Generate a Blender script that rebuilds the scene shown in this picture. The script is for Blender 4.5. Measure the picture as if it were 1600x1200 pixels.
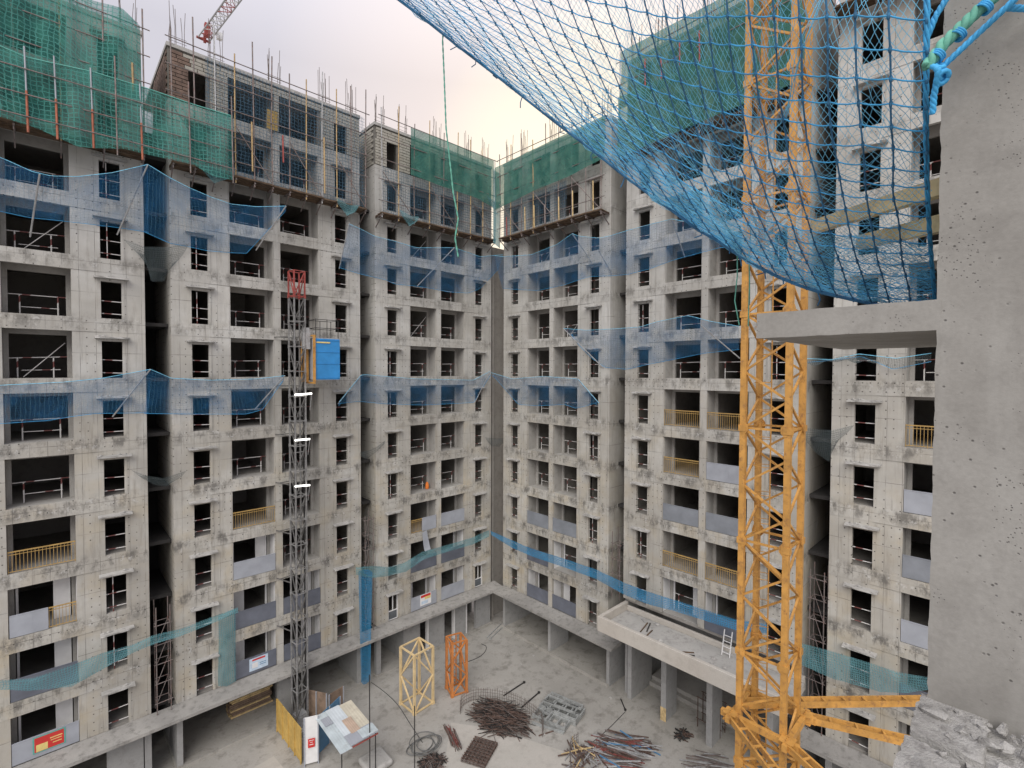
import bpy, math, random
from mathutils import Vector, Matrix
R = math.radians
random.seed(7)
for o in list(bpy.data.objects): bpy.data.objects.remove(o)
scn = bpy.context.scene
COL = scn.collection

# ------------------------------------------------------------------ camera
CAM = Vector((-28.276, -31.947, 22.1)); FPX = 763.47
YAW, PITCH, ROLL = R(46.4788), R(1.41227), R(0.17054)
FW = Vector((math.cos(YAW)*math.cos(PITCH), math.sin(YAW)*math.cos(PITCH), -math.sin(PITCH)))
_rt = Vector((math.sin(YAW), -math.cos(YAW), 0)); _up = _rt.cross(FW)
RT = _rt*math.cos(ROLL) + _up*math.sin(ROLL); UP = _up*math.cos(ROLL) - _rt*math.sin(ROLL)
cd = bpy.data.cameras.new('camera'); cam = bpy.data.objects.new('camera', cd); COL.objects.link(cam)
cd.sensor_width = 36; cd.lens = FPX/1600*36; cd.clip_start = 0.05; cd.clip_end = 3000
m = Matrix((RT, UP, -FW)).transposed().to_4x4(); m.translation = CAM; cam.matrix_world = m
scn.camera = cam

# ------------------------------------------------------------------ sky, sun, exposure
SUN_EL, SUN_AZ = R(42), R(-142)      # azimuth: direction the light comes from, measured from +x
w = bpy.data.worlds.new('World'); scn.world = w; w.use_nodes = True
nt = w.node_tree; N = nt.nodes; LK = nt.links
for n in list(N): N.remove(n)
def wn(t, **k):
    n = N.new(t)
    for a, b in k.items(): setattr(n, a, b)
    return n
sky = wn('ShaderNodeTexSky', sky_type='NISHITA', sun_disc=False, sun_elevation=SUN_EL, sun_rotation=math.pi/2-SUN_AZ,
         air_density=1.5, dust_density=6.0, ozone_density=1.0)
geo = wn('ShaderNodeTexCoord'); sep = wn('ShaderNodeSeparateXYZ'); LK.new(geo.outputs['Generated'], sep.inputs[0])
dotn = wn('ShaderNodeVectorMath', operation='DOT_PRODUCT'); LK.new(geo.outputs['Generated'], dotn.inputs[0])
ga = YAW - R(9); ge = R(17); dotn.inputs[1].default_value = (math.cos(ga)*math.cos(ge), math.sin(ga)*math.cos(ge), math.sin(ge))
gr = wn('ShaderNodeValToRGB'); LK.new(dotn.outputs['Value'], gr.inputs[0])      # low bright haze towards the evening sun
e = gr.color_ramp.elements
e[0].position = 0.35; e[0].color = (0.56, 0.555, 0.63, 1)
e[1].position = 1.0; e[1].color = (1.34, 1.16, 0.86, 1)
q = e.new(0.82); q.color = (0.66, 0.635, 0.69, 1)
q = e.new(0.94); q.color = (0.90, 0.79, 0.75, 1)
zr = wn('ShaderNodeMapRange'); LK.new(sep.outputs['Z'], zr.inputs['Value'])      # overcast: the zenith is brighter
zr.inputs['From Min'].default_value = 0.50; zr.inputs['From Max'].default_value = 1.0
zr.inputs['To Min'].default_value = 1.0; zr.inputs['To Max'].default_value = 2.4
mulz = wn('ShaderNodeVectorMath', operation='SCALE'); LK.new(gr.outputs['Color'], mulz.inputs[0]); LK.new(zr.outputs['Result'], mulz.inputs['Scale'])
cl = wn('ShaderNodeTexNoise'); cl.inputs['Scale'].default_value = 1.6; cl.inputs['Detail'].default_value = 5; LK.new(geo.outputs['Generated'], cl.inputs['Vector'])
clr = wn('ShaderNodeMapRange'); LK.new(cl.outputs['Fac'], clr.inputs['Value'])
clr.inputs['From Min'].default_value = 0.3; clr.inputs['From Max'].default_value = 0.7; clr.inputs['To Min'].default_value = 0.96; clr.inputs['To Max'].default_value = 1.04
mul2 = wn('ShaderNodeVectorMath', operation='SCALE'); LK.new(mulz.outputs[0], mul2.inputs[0]); LK.new(clr.outputs['Result'], mul2.inputs['Scale'])
bg1 = wn('ShaderNodeBackground'); LK.new(sky.outputs[0], bg1.inputs[0]); bg1.inputs[1].default_value = 0.05
bg2 = wn('ShaderNodeBackground'); LK.new(mul2.outputs[0], bg2.inputs[0]); bg2.inputs[1].default_value = 0.67
mx = wn('ShaderNodeMixShader'); mx.inputs[0].default_value = 0.88
LK.new(bg1.outputs[0], mx.inputs[1]); LK.new(bg2.outputs[0], mx.inputs[2])
ow = wn('ShaderNodeOutputWorld'); LK.new(mx.outputs[0], ow.inputs[0])
sl = bpy.data.lights.new('sun', 'SUN'); sl.energy = 1.5; sl.angle = R(50); sl.color = (1.0, 0.975, 0.925)
so = bpy.data.objects.new('sun', sl); COL.objects.link(so)
sd = Vector((math.cos(SUN_AZ)*math.cos(SUN_EL), math.sin(SUN_AZ)*math.cos(SUN_EL), math.sin(SUN_EL)))
so.rotation_euler = sd.to_track_quat('Z', 'Y').to_euler(); so.location = (0, 0, 80)
vs = scn.view_settings; vs.view_transform = 'Standard'; vs.look = 'None'; vs.gamma = 1; vs.use_curve_mapping = False
vs.exposure = 0.76

# ------------------------------------------------------------------ pixel -> place
def ray(x, y): return FW + RT*((x-800)/FPX) - UP*((y-600)/FPX)
def onL(x, y, b=0.0): r = ray(x, y); return CAM + r*((-b-CAM.y)/r.y)      # left facades stand on y = 0
def onR(x, y, b=0.0): r = ray(x, y); return CAM + r*((-b-CAM.x)/r.x)      # right facades stand on x = 0
def onZ(x, y, z=0.0): r = ray(x, y); return CAM + r*((z-CAM.z)/r.z)
def atd(x, y, d): return CAM + ray(x, y)*d

# ------------------------------------------------------------------ mesh helpers
class MB:
    def __init__(s): s.v = []; s.f = []; s.uv = None
    def quad(s, a, b, c, d):
        n = len(s.v); s.v += [tuple(a), tuple(b), tuple(c), tuple(d)]; s.f.append((n, n+1, n+2, n+3))
    def box(s, x0, x1, y0, y1, z0, z1):
        n = len(s.v)
        s.v += [(x0,y0,z0),(x1,y0,z0),(x1,y1,z0),(x0,y1,z0),(x0,y0,z1),(x1,y0,z1),(x1,y1,z1),(x0,y1,z1)]
        s.f += [(n,n+3,n+2,n+1),(n+4,n+5,n+6,n+7),(n,n+1,n+5,n+4),(n+1,n+2,n+6,n+5),(n+2,n+3,n+7,n+6),(n+3,n,n+4,n+7)]
        return s
    def bar(s, p, q, w, h=None, up=(0,0,1)):           # square bar from p to q
        p = Vector(p); q = Vector(q); d = (q-p)
        if d.length < 1e-6: return s
        d.normalize(); u = Vector(up)
        if abs(d.dot(u)) > 0.98: u = Vector((1,0,0))
        a = d.cross(u).normalized(); b = a.cross(d)
        a = a*(w/2); b = b*((h or w)/2); n = len(s.v)
        for e in (p, q):
            for i, j in ((-1,-1),(1,-1),(1,1),(-1,1)): s.v.append(tuple(e+a*i+b*j))
        s.f += [(n,n+1,n+2,n+3),(n+7,n+6,n+5,n+4)] + [(n+i,n+4+i,n+4+(i+1)%4,n+(i+1)%4) for i in range(4)]
        return s
    def tube(s, pts, r, k=5, cap=True):
        pts = [Vector(p) for p in pts]; n0 = len(s.v); L = len(pts); u = None
        for i, p in enumerate(pts):
            d = (pts[min(i+1, L-1)] - pts[max(i-1, 0)])
            if d.length < 1e-9: d = Vector((0,0,1))
            d.normalize()
            if u is None: u = d.orthogonal().normalized()
            u = (u - d*u.dot(d)); u = u.normalized() if u.length > 1e-6 else d.orthogonal().normalized()
            v = d.cross(u); rr = r[i] if isinstance(r, (list, tuple)) else r
            for j in range(k):
                t = 2*math.pi*j/k; s.v.append(tuple(p + u*(rr*math.cos(t)) + v*(rr*math.sin(t))))
        for i in range(L-1):
            for j in range(k):
                a = n0+i*k+j; b = n0+i*k+(j+1)%k; s.f.append((a, b, b+k, a+k))
        if cap and k > 2:
            s.f.append(tuple(n0+j for j in reversed(range(k)))); s.f.append(tuple(n0+(L-1)*k+j for j in range(k)))
        return s
    def grid(s, rows, uvs=None):                        # rows: list of lists of points
        n0 = len(s.v); m = len(rows[0])
        for r_ in rows: s.v += [tuple(p) for p in r_]
        for i in range(len(rows)-1):
            for j in range(m-1):
                a = n0+i*m+j; s.f.append((a, a+1, a+m+1, a+m))
        if uvs is not None:
            s.uv = (s.uv or []) + [u for r_ in uvs for u in r_]
        return s
    def mesh(s, name, mat, smooth=False):
        me = bpy.data.meshes.new(name); me.from_pydata(s.v, [], s.f); me.update()
        if s.uv:
            ul = me.uv_layers.new(name='UVMap')
            for lp in me.loops: ul.data[lp.index].uv = s.uv[lp.vertex_index]
        if mat: me.materials.append(mat)
        if smooth:
            for p in me.polygons: p.use_smooth = True
        return me
    def build(s, name, mat, parent=None, smooth=False):
        return link(name, s.mesh(name, mat, smooth), parent)
def link(name, me, parent=None, loc=None, rot=None):
    o = bpy.data.objects.new(name, me); COL.objects.link(o)
    if parent: o.parent = parent
    if loc is not None: o.location = loc
    if rot is not None: o.rotation_euler = rot
    return o
def tag(o, label=None, cat=None, group=None, kind=None):
    for k, v in (('label', label), ('category', cat), ('group', group), ('kind', kind)):
        if v: o[k] = v
    return o
def thing(name, label, cat, loc=(0,0,0), rz=0, group=None):
    o = link(name, None, None, loc, (0,0,rz)); o.empty_display_size = 0.3
    return tag(o, label, cat, group)

# ------------------------------------------------------------------ materials
MATS = {}
class NT:
    def __init__(s, name):
        s.m = bpy.data.materials.new(name); s.m.use_nodes = True; s.t = s.m.node_tree; s.n = s.t.nodes; s.l = s.t.links
        s.b = s.n['Principled BSDF']; s.o = s.n['Material Output']
    def new(s, t, **k):
        n = s.n.new(t)
        for a, b in k.items(): setattr(n, a, b)
        return n
    def val(s, sock, v):
        if hasattr(v, 'is_output') or hasattr(v, 'links'): s.l.new(v, sock)
        else: sock.default_value = v
    def math(s, op, a, b=0.0, c=None, clamp=False):
        n = s.new('ShaderNodeMath', operation=op, use_clamp=clamp); s.val(n.inputs[0], a); s.val(n.inputs[1], b)
        if c is not None: s.val(n.inputs[2], c)
        return n.outputs[0]
    def noise(s, vec, scale, detail=4, rough=0.55):
        n = s.new('ShaderNodeTexNoise'); s.l.new(vec, n.inputs['Vector']); n.inputs['Scale'].default_value = scale
        n.inputs['Detail'].default_value = detail; n.inputs['Roughness'].default_value = rough; return n.outputs['Fac']
    def ramp(s, f, a, b, va=0.0, vb=1.0):
        n = s.new('ShaderNodeMapRange'); s.val(n.inputs['Value'], f)
        n.inputs['From Min'].default_value = a; n.inputs['From Max'].default_value = b
        n.inputs['To Min'].default_value = va; n.inputs['To Max'].default_value = vb; return n.outputs['Result']
    def mix(s, f, a, b, mode='MIX'):
        n = s.new('ShaderNodeMix', data_type='RGBA', blend_type=mode); s.val(n.inputs[0], f); s.val(n.inputs[6], a); s.val(n.inputs[7], b); return n.outputs[2]
    def scale(s, vec, sc):
        n = s.new('ShaderNodeVectorMath', operation='MULTIPLY'); s.l.new(vec, n.inputs[0]); n.inputs[1].default_value = sc; return n.outputs[0]
    def bump(s, h, strength=0.4, dist=0.02):
        n = s.new('ShaderNodeBump'); n.inputs['Strength'].default_value = strength; n.inputs['Distance'].default_value = dist
        s.l.new(h, n.inputs['Height']); s.l.new(n.outputs[0], s.b.inputs['Normal'])
    def pos(s): return s.new('ShaderNodeNewGeometry').outputs['Position']
    def obj(s): return s.new('ShaderNodeTexCoord').outputs['Object']
    def uv(s): return s.new('ShaderNodeTexCoord').outputs['UV']
def c4(c): return (c[0], c[1], c[2], 1)
def plain(name, col, rough=0.7, metal=0.0, var=0.25, scale=4.0, dirt=None, dirt_amt=0.5):
    t = NT(name); p = t.pos(); n = t.noise(p, scale, 5)
    f = t.ramp(n, 0.3, 0.7, 1-var, 1+var)
    v = t.new('ShaderNodeVectorMath', operation='SCALE'); v.inputs[0].default_value = col[:3]; t.l.new(f, v.inputs['Scale'])
    c = v.outputs[0]
    if dirt:
        d = t.ramp(t.noise(p, scale*2.3, 6, 0.65), 0.52, 0.68, 0, dirt_amt); c = t.mix(d, c, c4(dirt))
    t.l.new(c, t.b.inputs['Base Color']); t.b.inputs['Roughness'].default_value = rough; t.b.inputs['Metallic'].default_value = metal
    t.bump(t.noise(p, scale*8, 3), 0.15, 0.01)
    MATS[name] = t.m; return t.m

def concrete_facade():
    t = NT('facade_concrete'); p = t.pos(); o = t.obj()
    sp = t.new('ShaderNodeSeparateXYZ'); t.l.new(o, sp.inputs[0]); a, b, z = sp.outputs
    n1 = t.noise(p, 0.32, 6, 0.6); n2 = t.noise(p, 2.2, 6, 0.65); n3 = t.noise(p, 14, 4)
    st = t.noise(t.scale(p, (2.6, 2.6, 0.22)), 1.0, 5, 0.65)
    col = t.mix(t.ramp(n1, 0.32, 0.68), (0.435, 0.41, 0.355, 1), (0.545, 0.535, 0.505, 1))
    col = t.mix(t.ramp(n2, 0.44, 0.74, 0, 0.45), col, (0.37, 0.34, 0.295, 1))
    col = t.mix(t.ramp(st, 0.52, 0.72, 0, 0.4), col, (0.30, 0.285, 0.26, 1))
    # yellowish patches of old formwork oil
    n4 = t.noise(p, 0.75, 3); col = t.mix(t.math('MULTIPLY', t.ramp(n4, 0.46, 0.66, 0, 0.7), t.ramp(z, 6, 26, 1, 0.15)), col, (0.46, 0.38, 0.25, 1))
    # every storey (and every few metres of it) is a separate pour of slightly different mix
    spw = t.new('ShaderNodeSeparateXYZ'); t.l.new(p, spw.inputs[0]); fl = t.math('FLOOR', t.math('DIVIDE', t.math('SUBTRACT', z, 0.05), 3.0)); ch = t.math('FLOOR', t.math('DIVIDE', t.math('ADD', spw.outputs[0], spw.outputs[1]), 3.1))
    cv = t.new('ShaderNodeCombineXYZ'); t.l.new(fl, cv.inputs[0]); t.l.new(ch, cv.inputs[1]); wnz = t.new('ShaderNodeTexWhiteNoise'); t.l.new(cv.outputs[0], wnz.inputs['Vector'])
    col = t.mix(t.ramp(wnz.outputs['Value'], 0, 1, 0.0, 0.32), col, (0.33, 0.30, 0.255, 1))
    # newer storeys higher up are paler, with the brighter upper sky light painted in
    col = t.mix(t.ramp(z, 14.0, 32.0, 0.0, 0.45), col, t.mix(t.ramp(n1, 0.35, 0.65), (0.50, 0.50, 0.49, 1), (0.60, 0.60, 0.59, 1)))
    # grout runs and mould that gather at the pour joint of every storey
    fz = t.math('FRACT', t.math('DIVIDE', t.math('SUBTRACT', z, 0.73), 3.0))
    band = t.math('MULTIPLY', t.ramp(fz, 0.74, 0.86), t.ramp(fz, 0.97, 1.0, 1, 0.55))
    band2 = t.ramp(fz, 0.0, 0.10, 0.55, 0)
    band = t.math('MAXIMUM', band, band2)
    gn = t.noise(t.scale(p, (1.5, 1.5, 0.75)), 1.0, 8, 0.74); age = t.ramp(z, 10.0, 32.0, 1.0, 0.6)
    gr_ = t.math('MULTIPLY', t.math('MULTIPLY', band, age), t.ramp(gn, 0.47, 0.60, 0, 0.9))
    drip = t.math('MULTIPLY', t.ramp(t.noise(t.scale(p, (3.5, 3.5, 0.35)), 1.0, 6, 0.7), 0.53, 0.66, 0, 0.62), age); col = t.mix(drip, col, (0.24, 0.22, 0.19, 1))
    n5 = t.noise(p, 0.22, 4, 0.6); col = t.mix(t.ramp(n5, 0.43, 0.60, 0, 0.6), col, (0.33, 0.312, 0.28, 1))
    col = t.mix(gr_, col, (0.13, 0.122, 0.11, 1))
    wn_ = t.noise(p, 2.7, 6, 0.7); wb = t.math('MULTIPLY', band, t.ramp(wn_, 0.58, 0.64, 0, 0.6)); col = t.mix(wb, col, (0.55, 0.54, 0.52, 1))
    # lines of the formwork boards and of the tie holes
    def lines(x, step, off, wdt):
        f = t.math('FRACT', t.math('DIVIDE', t.math('ADD', x, off+100*step), step))
        return t.math('LESS_THAN', t.math('ABSOLUTE', t.math('SUBTRACT', f, 0.5)), wdt/step/2)
    ln = t.math('MAXIMUM', lines(a, 0.61, 0.12, 0.016), lines(z, 1.5, 0.27, 0.020))
    ln = t.math('MULTIPLY', ln, t.ramp(t.noise(p, 0.9, 3), 0.38, 0.60, 0.12, 0.9))
    col = t.mix(ln, col, (0.13, 0.12, 0.11, 1))
    fa = t.math('SUBTRACT', t.math('FRACT', t.math('DIVIDE', t.math('ADD', a, 60.0), 0.305)), 0.5)
    fv = t.math('SUBTRACT', t.math('FRACT', t.math('DIVIDE', z, 0.42)), 0.5)
    dd = t.math('ADD', t.math('POWER', t.math('MULTIPLY', fa, 0.305), 2.0), t.math('POWER', t.math('MULTIPLY', fv, 0.42), 2.0))
    colm = t.ramp(t.noise(t.scale(o, (1.7, 1.7, 0.25)), 1.0, 2), 0.50, 0.56)
    hole = t.math('MULTIPLY', t.math('LESS_THAN', dd, 0.0009), colm)
    col = t.mix(t.math('MULTIPLY', hole, 0.85), col, (0.06, 0.055, 0.05, 1))
    t.l.new(col, t.b.inputs['Base Color']); t.b.inputs['Roughness'].default_value = 0.92; t.b.inputs['Specular IOR Level'].default_value = 0.25
    h = t.math('ADD', t.math('MULTIPLY', n3, 0.4), t.math('ADD', n2, t.math('MULTIPLY', ln, -1.0))); t.bump(h, 0.5, 0.02)
    MATS['facade'] = t.m; return t.m
def concrete(name, c1, c2, stain, sc=1.0, pits=False, stamt=0.6, rough=0.9):
    t = NT(name); p = t.pos()
    n1 = t.noise(p, 0.5*sc, 6, 0.6); n2 = t.noise(p, 2.7*sc, 7, 0.68); n3 = t.noise(p, 22*sc, 4, 0.6)
    col = t.mix(t.ramp(n1, 0.32, 0.68), c4(c1), c4(c2))
    col = t.mix(t.ramp(n2, 0.50, 0.70, 0, stamt), col, c4(stain))
    col = t.mix(t.ramp(n3, 0.35, 0.7, 0.0, 0.25), col, c4([x*0.72 for x in c1]))
    h = t.math('ADD', n2, t.math('MULTIPLY', n3, 0.5))
    if pits:
        vo = t.new('ShaderNodeTexVoronoi'); t.l.new(p, vo.inputs['Vector']); vo.inputs['Scale'].default_value = 85; vo.inputs['Randomness'].default_value = 1
        msk = t.ramp(t.noise(p, 5.0, 4), 0.50, 0.64)
        pit = t.math('MULTIPLY', t.ramp(vo.outputs['Distance'], 0.0, 0.34, 1, 0), msk)
        pit = t.ramp(pit, 0.3, 0.65, 0, 1)
        vo2 = t.new('ShaderNodeTexVoronoi'); t.l.new(p, vo2.inputs['Vector']); vo2.inputs['Scale'].default_value = 31
        pit2 = t.math('MULTIPLY', t.ramp(vo2.outputs['Distance'], 0.05, 0.16, 1, 0), t.ramp(t.noise(p, 3.1, 3), 0.50, 0.54)); pit = t.math('MAXIMUM', pit, pit2)
        stv = t.noise(t.scale(p, (9, 9, 1.2)), 1.0, 5, 0.6); col = t.mix(t.ramp(stv, 0.5, 0.75, 0, 0.35), col, (0.42, 0.41, 0.385, 1))
        blot = t.noise(p, 2.2, 5, 0.6); col = t.mix(t.ramp(blot, 0.5, 0.7, 0, 0.4), col, (0.20, 0.19, 0.172, 1))
        col = t.mix(t.math('MULTIPLY', pit, 0.75), col, (0.07, 0.065, 0.06, 1))
        h = t.math('SUBTRACT', h, t.math('MULTIPLY', pit, 1.5))
    t.l.new(col, t.b.inputs['Base Color']); t.b.inputs['Roughness'].default_value = rough; t.b.inputs['Specular IOR Level'].default_value = 0.25
    t.bump(h, 0.9 if sc > 5 else 0.5, 0.004 if pits else 0.02)
    MATS[name] = t.m; return t.m
def net_mat(name, col, base, cell, width, line_a=0.95, col2=None, patch=0.25, lcol=None):
    """woven netting too fine to be threads at this distance: see-through sheet with a cell pattern"""
    t = NT(name); uv = t.uv(); sp = t.new('ShaderNodeSeparateXYZ'); t.l.new(uv, sp.inputs[0])
    n = t.noise(uv, 0.8, 4); wv = t.noise(uv, 2.5, 2)
    def ln(x):
        x = t.math('ADD', x, t.math('MULTIPLY', wv, cell*0.9))
        f = t.math('FRACT', t.math('DIVIDE', x, cell)); return t.math('LESS_THAN', f, width)
    g = t.math('MAXIMUM', ln(sp.outputs[0]), ln(sp.outputs[1]))
    b = t.math('ADD', t.ramp(n, 0.3, 0.7, -patch, patch), base, clamp=True)
    al = t.math('MAXIMUM', t.math('MULTIPLY', g, line_a), b, clamp=True)
    d = t.new('ShaderNodeBsdfDiffuse'); tl = t.new('ShaderNodeBsdfTranslucent'); tr = t.new('ShaderNodeBsdfTransparent')
    cc = t.mix(t.ramp(t.noise(uv, 1.7, 5), 0.35, 0.65), c4(col), c4(col2 or [x*0.75 for x in col]))
    if lcol: cc = t.mix(g, cc, c4(lcol))
    t.l.new(cc, d.inputs[0]); t.l.new(cc, tl.inputs[0])
    m1 = t.new('ShaderNodeMixShader'); m1.inputs[0].default_value = 0.35; t.l.new(d.outputs[0], m1.inputs[1]); t.l.new(tl.outputs[0], m1.inputs[2])
    m2 = t.new('ShaderNodeMixShader'); t.l.new(al, m2.inputs[0]); t.l.new(tr.outputs[0], m2.inputs[1]); t.l.new(m1.outputs[0], m2.inputs[2])
    t.l.new(m2.outputs[0], t.o.inputs['Surface']); t.n.remove(t.b); MATS[name] = t.m; return t.m
def stripes(name, c1, c2, step):
    t = NT(name); p = t.obj(); sp = t.new('ShaderNodeSeparateXYZ'); t.l.new(p, sp.inputs[0])
    x = t.math('ADD', t.math('ADD', sp.outputs[0], sp.outputs[2]), 50.0)
    f = t.math('LESS_THAN', t.math('FRACT', t.math('DIVIDE', x, step)), 0.24)
    col = t.mix(f, c4(c1), c4(c2)); t.l.new(col, t.b.inputs['Base Color']); t.b.inputs['Roughness'].default_value = 0.5
    MATS[name] = t.m; return t.m

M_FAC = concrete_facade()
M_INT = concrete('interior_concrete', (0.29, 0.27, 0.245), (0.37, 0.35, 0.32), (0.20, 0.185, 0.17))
M_LEDGE = concrete('ledge_concrete', (0.25, 0.24, 0.225), (0.36, 0.345, 0.32), (0.15, 0.142, 0.13), 1.1, stamt=0.85)
M_SLOTSHADE = concrete('slot_shade_dark', (0.038, 0.036, 0.034), (0.055, 0.052, 0.05), (0.03, 0.028, 0.027))  # near-black: the deep shade of the slots is put into the colour
M_BAL = concrete('balcony_concrete', (0.34, 0.325, 0.30), (0.42, 0.405, 0.38), (0.24, 0.225, 0.2))
M_SLAB = concrete('slab_concrete', (0.36, 0.35, 0.33), (0.46, 0.445, 0.42), (0.20, 0.19, 0.18), 0.9, stamt=0.75)
M_CAN = concrete('canopy_concrete', (0.47, 0.43, 0.38), (0.54, 0.51, 0.46), (0.36, 0.33, 0.29), 0.8, stamt=0.5)
M_PODI = concrete('podium_concrete', (0.30, 0.30, 0.295), (0.38, 0.375, 0.365), (0.22, 0.21, 0.20))
M_YARD = concrete('yard_concrete', (0.315, 0.30, 0.272), (0.41, 0.392, 0.36), (0.17, 0.157, 0.138), 0.45, stamt=0.85)
M_PIL = concrete('pillar_concrete', (0.25, 0.238, 0.217), (0.345, 0.332, 0.308), (0.165, 0.155, 0.142), 3.0, True, 0.4)
M_RUB = concrete('rubble_concrete', (0.36, 0.345, 0.325), (0.50, 0.485, 0.46), (0.17, 0.16, 0.15), 7.0, stamt=0.85)
M_BLK = concrete('block_masonry', (0.36, 0.335, 0.285), (0.45, 0.43, 0.38), (0.25, 0.23, 0.195), 2.0)
M_MOR = concrete('mortar', (0.15, 0.14, 0.125), (0.20, 0.19, 0.17), (0.11, 0.1, 0.09), 2.0)
M_GOLD = plain('gold_paint', (0.42, 0.27, 0.09), 0.55, 0.1, 0.2, 3)
M_PAN = plain('film_panel', (0.33, 0.345, 0.38), 0.45, 0, 0.12, 1.2)
M_PAND = plain('dark_film_panel', (0.13, 0.14, 0.17), 0.3, 0, 0.2, 1.2)
M_PANG = plain('grey_film_panel', (0.22, 0.235, 0.26), 0.4, 0, 0.15, 1.2)
M_WHITE = plain('white_paint', (0.72, 0.71, 0.70), 0.5, 0, 0.08, 2)
M_RAIL = stripes('red_white_pipe', (0.62, 0.60, 0.58), (0.17, 0.05, 0.045), 1.25)
M_RUST = plain('rusty_steel', (0.115, 0.075, 0.06), 0.85, 0.2, 0.45, 5)
M_REB = plain('rebar_steel', (0.17, 0.14, 0.125), 0.8, 0.3, 0.3, 5)
M_PIPE = plain('scaffold_pipe', (0.20, 0.17, 0.16), 0.6, 0.4, 0.35, 3, (0.28, 0.09, 0.05), 0.5)
M_GALV = plain('galvanised_pipe', (0.42, 0.42, 0.42), 0.5, 0.3, 0.2, 6, (0.2, 0.17, 0.15), 0.5)
M_BAMB = plain('bamboo', (0.42, 0.29, 0.14), 0.7, 0, 0.3, 4)
M_REDP = plain('red_paint', (0.30, 0.06, 0.05), 0.6, 0, 0.25, 4)
M_WOOD = plain('raw_timber', (0.58, 0.43, 0.22), 0.8, 0, 0.3, 5, (0.3, 0.19, 0.09), 0.4)
M_PLANK = plain('brown_plank', (0.11, 0.07, 0.042), 0.9, 0, 0.45, 3, (0.06, 0.045, 0.03), 0.6)
M_CRANE = plain('crane_yellow', (0.49, 0.25, 0.058), 0.55, 0, 0.22, 2.5, (0.20, 0.095, 0.045), 0.7)
M_CREAM = plain('cream_paint', (0.66, 0.50, 0.27), 0.6, 0, 0.15, 2, (0.40, 0.28, 0.14), 0.4)
M_ORNG = plain('orange_paint', (0.50, 0.185, 0.05), 0.6, 0, 0.2, 2, (0.25, 0.09, 0.04), 0.45)
M_BLUEC = plain('blue_sheet', (0.035, 0.24, 0.55), 0.45, 0, 0.12, 2)
M_BLUEP = plain('blue_panel', (0.08, 0.20, 0.34), 0.5, 0, 0.2, 2)
M_YPAN = plain('yellow_panel', (0.50, 0.33, 0.09), 0.65, 0, 0.2, 2, (0.3, 0.17, 0.05), 0.4)
M_DARK = plain('dark_metal', (0.035, 0.033, 0.032), 0.6, 0.3, 0.2, 5)
M_SIL = plain('bare_aluminium', (0.36, 0.37, 0.36), 0.45, 0.3, 0.25, 4, (0.17, 0.165, 0.16), 0.6)
M_ROPEB = plain('blue_rope', (0.05, 0.34, 0.64), 0.7, 0, 0.3, 12)
M_ROPED = plain('weathered_rope', (0.04, 0.16, 0.30), 0.8, 0, 0.35, 9)
M_THREAD = plain('pale_blue_thread', (0.20, 0.57, 0.78), 0.7, 0, 0.35, 7)
M_ROPEG = plain('green_rope', (0.12, 0.36, 0.27), 0.75, 0, 0.25, 20)
M_CABLE = plain('black_cable', (0.05, 0.05, 0.05), 0.7, 0, 0.2, 4)
M_RED = plain('red_print', (0.55, 0.035, 0.03), 0.5, 0, 0.1, 4)
M_TEAL = plain('teal_print', (0.10, 0.36, 0.30), 0.5, 0, 0.1, 4)
M_CREAMP = plain('yellow_print', (0.70, 0.55, 0.20), 0.5, 0, 0.15, 4)
M_BLUEL = plain('pale_blue_print', (0.50, 0.60, 0.70), 0.5, 0, 0.15, 4)
M_SHEETA = plain('pale_sheet', (0.52, 0.58, 0.60), 0.45, 0.1, 0.15, 1.5, (0.35, 0.34, 0.32), 0.4)
M_SHEETB = plain('ivory_sheet', (0.60, 0.55, 0.44), 0.5, 0.1, 0.15, 1.5, (0.40, 0.32, 0.24), 0.4)
M_SHEETC = plain('salmon_sheet', (0.52, 0.39, 0.30), 0.5, 0.1, 0.15, 1.5)
M_SHEETD = plain('white_sheet', (0.62, 0.67, 0.70), 0.4, 0.1, 0.1, 1.5)
M_BRWN = plain('brown_board', (0.20, 0.14, 0.10), 0.8, 0, 0.3, 3)
M_GLASS = plain('dusty_glass', (0.10, 0.11, 0.12), 0.15, 0, 0.2, 2)
M_HIVIS = plain('orange_fabric', (0.75, 0.20, 0.03), 0.7, 0, 0.1, 5)
N_GREEN = net_mat('green_netting', (0.085, 0.30, 0.245), 0.56, 0.20, 0.20, 0.88, (0.05, 0.20, 0.18), 0.26, (0.11, 0.34, 0.30))
N_GREEN2 = net_mat('smooth_green_netting', (0.11, 0.27, 0.215), 0.66, 0.10, 0.3, 0.9, (0.06, 0.20, 0.17), 0.15)
N_BLUE = net_mat('blue_netting', (0.045, 0.25, 0.60), 0.26, 0.15, 0.13, 0.42, (0.05, 0.21, 0.46), 0.22, (0.16, 0.42, 0.66))
N_TEAL = net_mat('teal_netting', (0.15, 0.34, 0.37), 0.42, 0.10, 0.25, 0.75, (0.12, 0.28, 0.32), 0.2)
N_BRIB = net_mat('bright_blue_netting', (0.06, 0.28, 0.50), 0.34, 0.10, 0.3, 0.9, (0.05, 0.24, 0.44), 0.2)
N_GREY = net_mat('grey_netting', (0.17, 0.21, 0.22), 0.22, 0.09, 0.2, 0.6, None, 0.12)
N_MESH = net_mat('dark_open_mesh', (0.10, 0.19, 0.27), 0.12, 0.20, 0.17, 0.66, (0.08, 0.15, 0.22), 0.10)
t = NT('lit_tube'); t.b.inputs['Emission Color'].default_value = (1, 0.97, 0.9, 1); t.b.inputs['Emission Strength'].default_value = 2.2; M_LED = t.m

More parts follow.
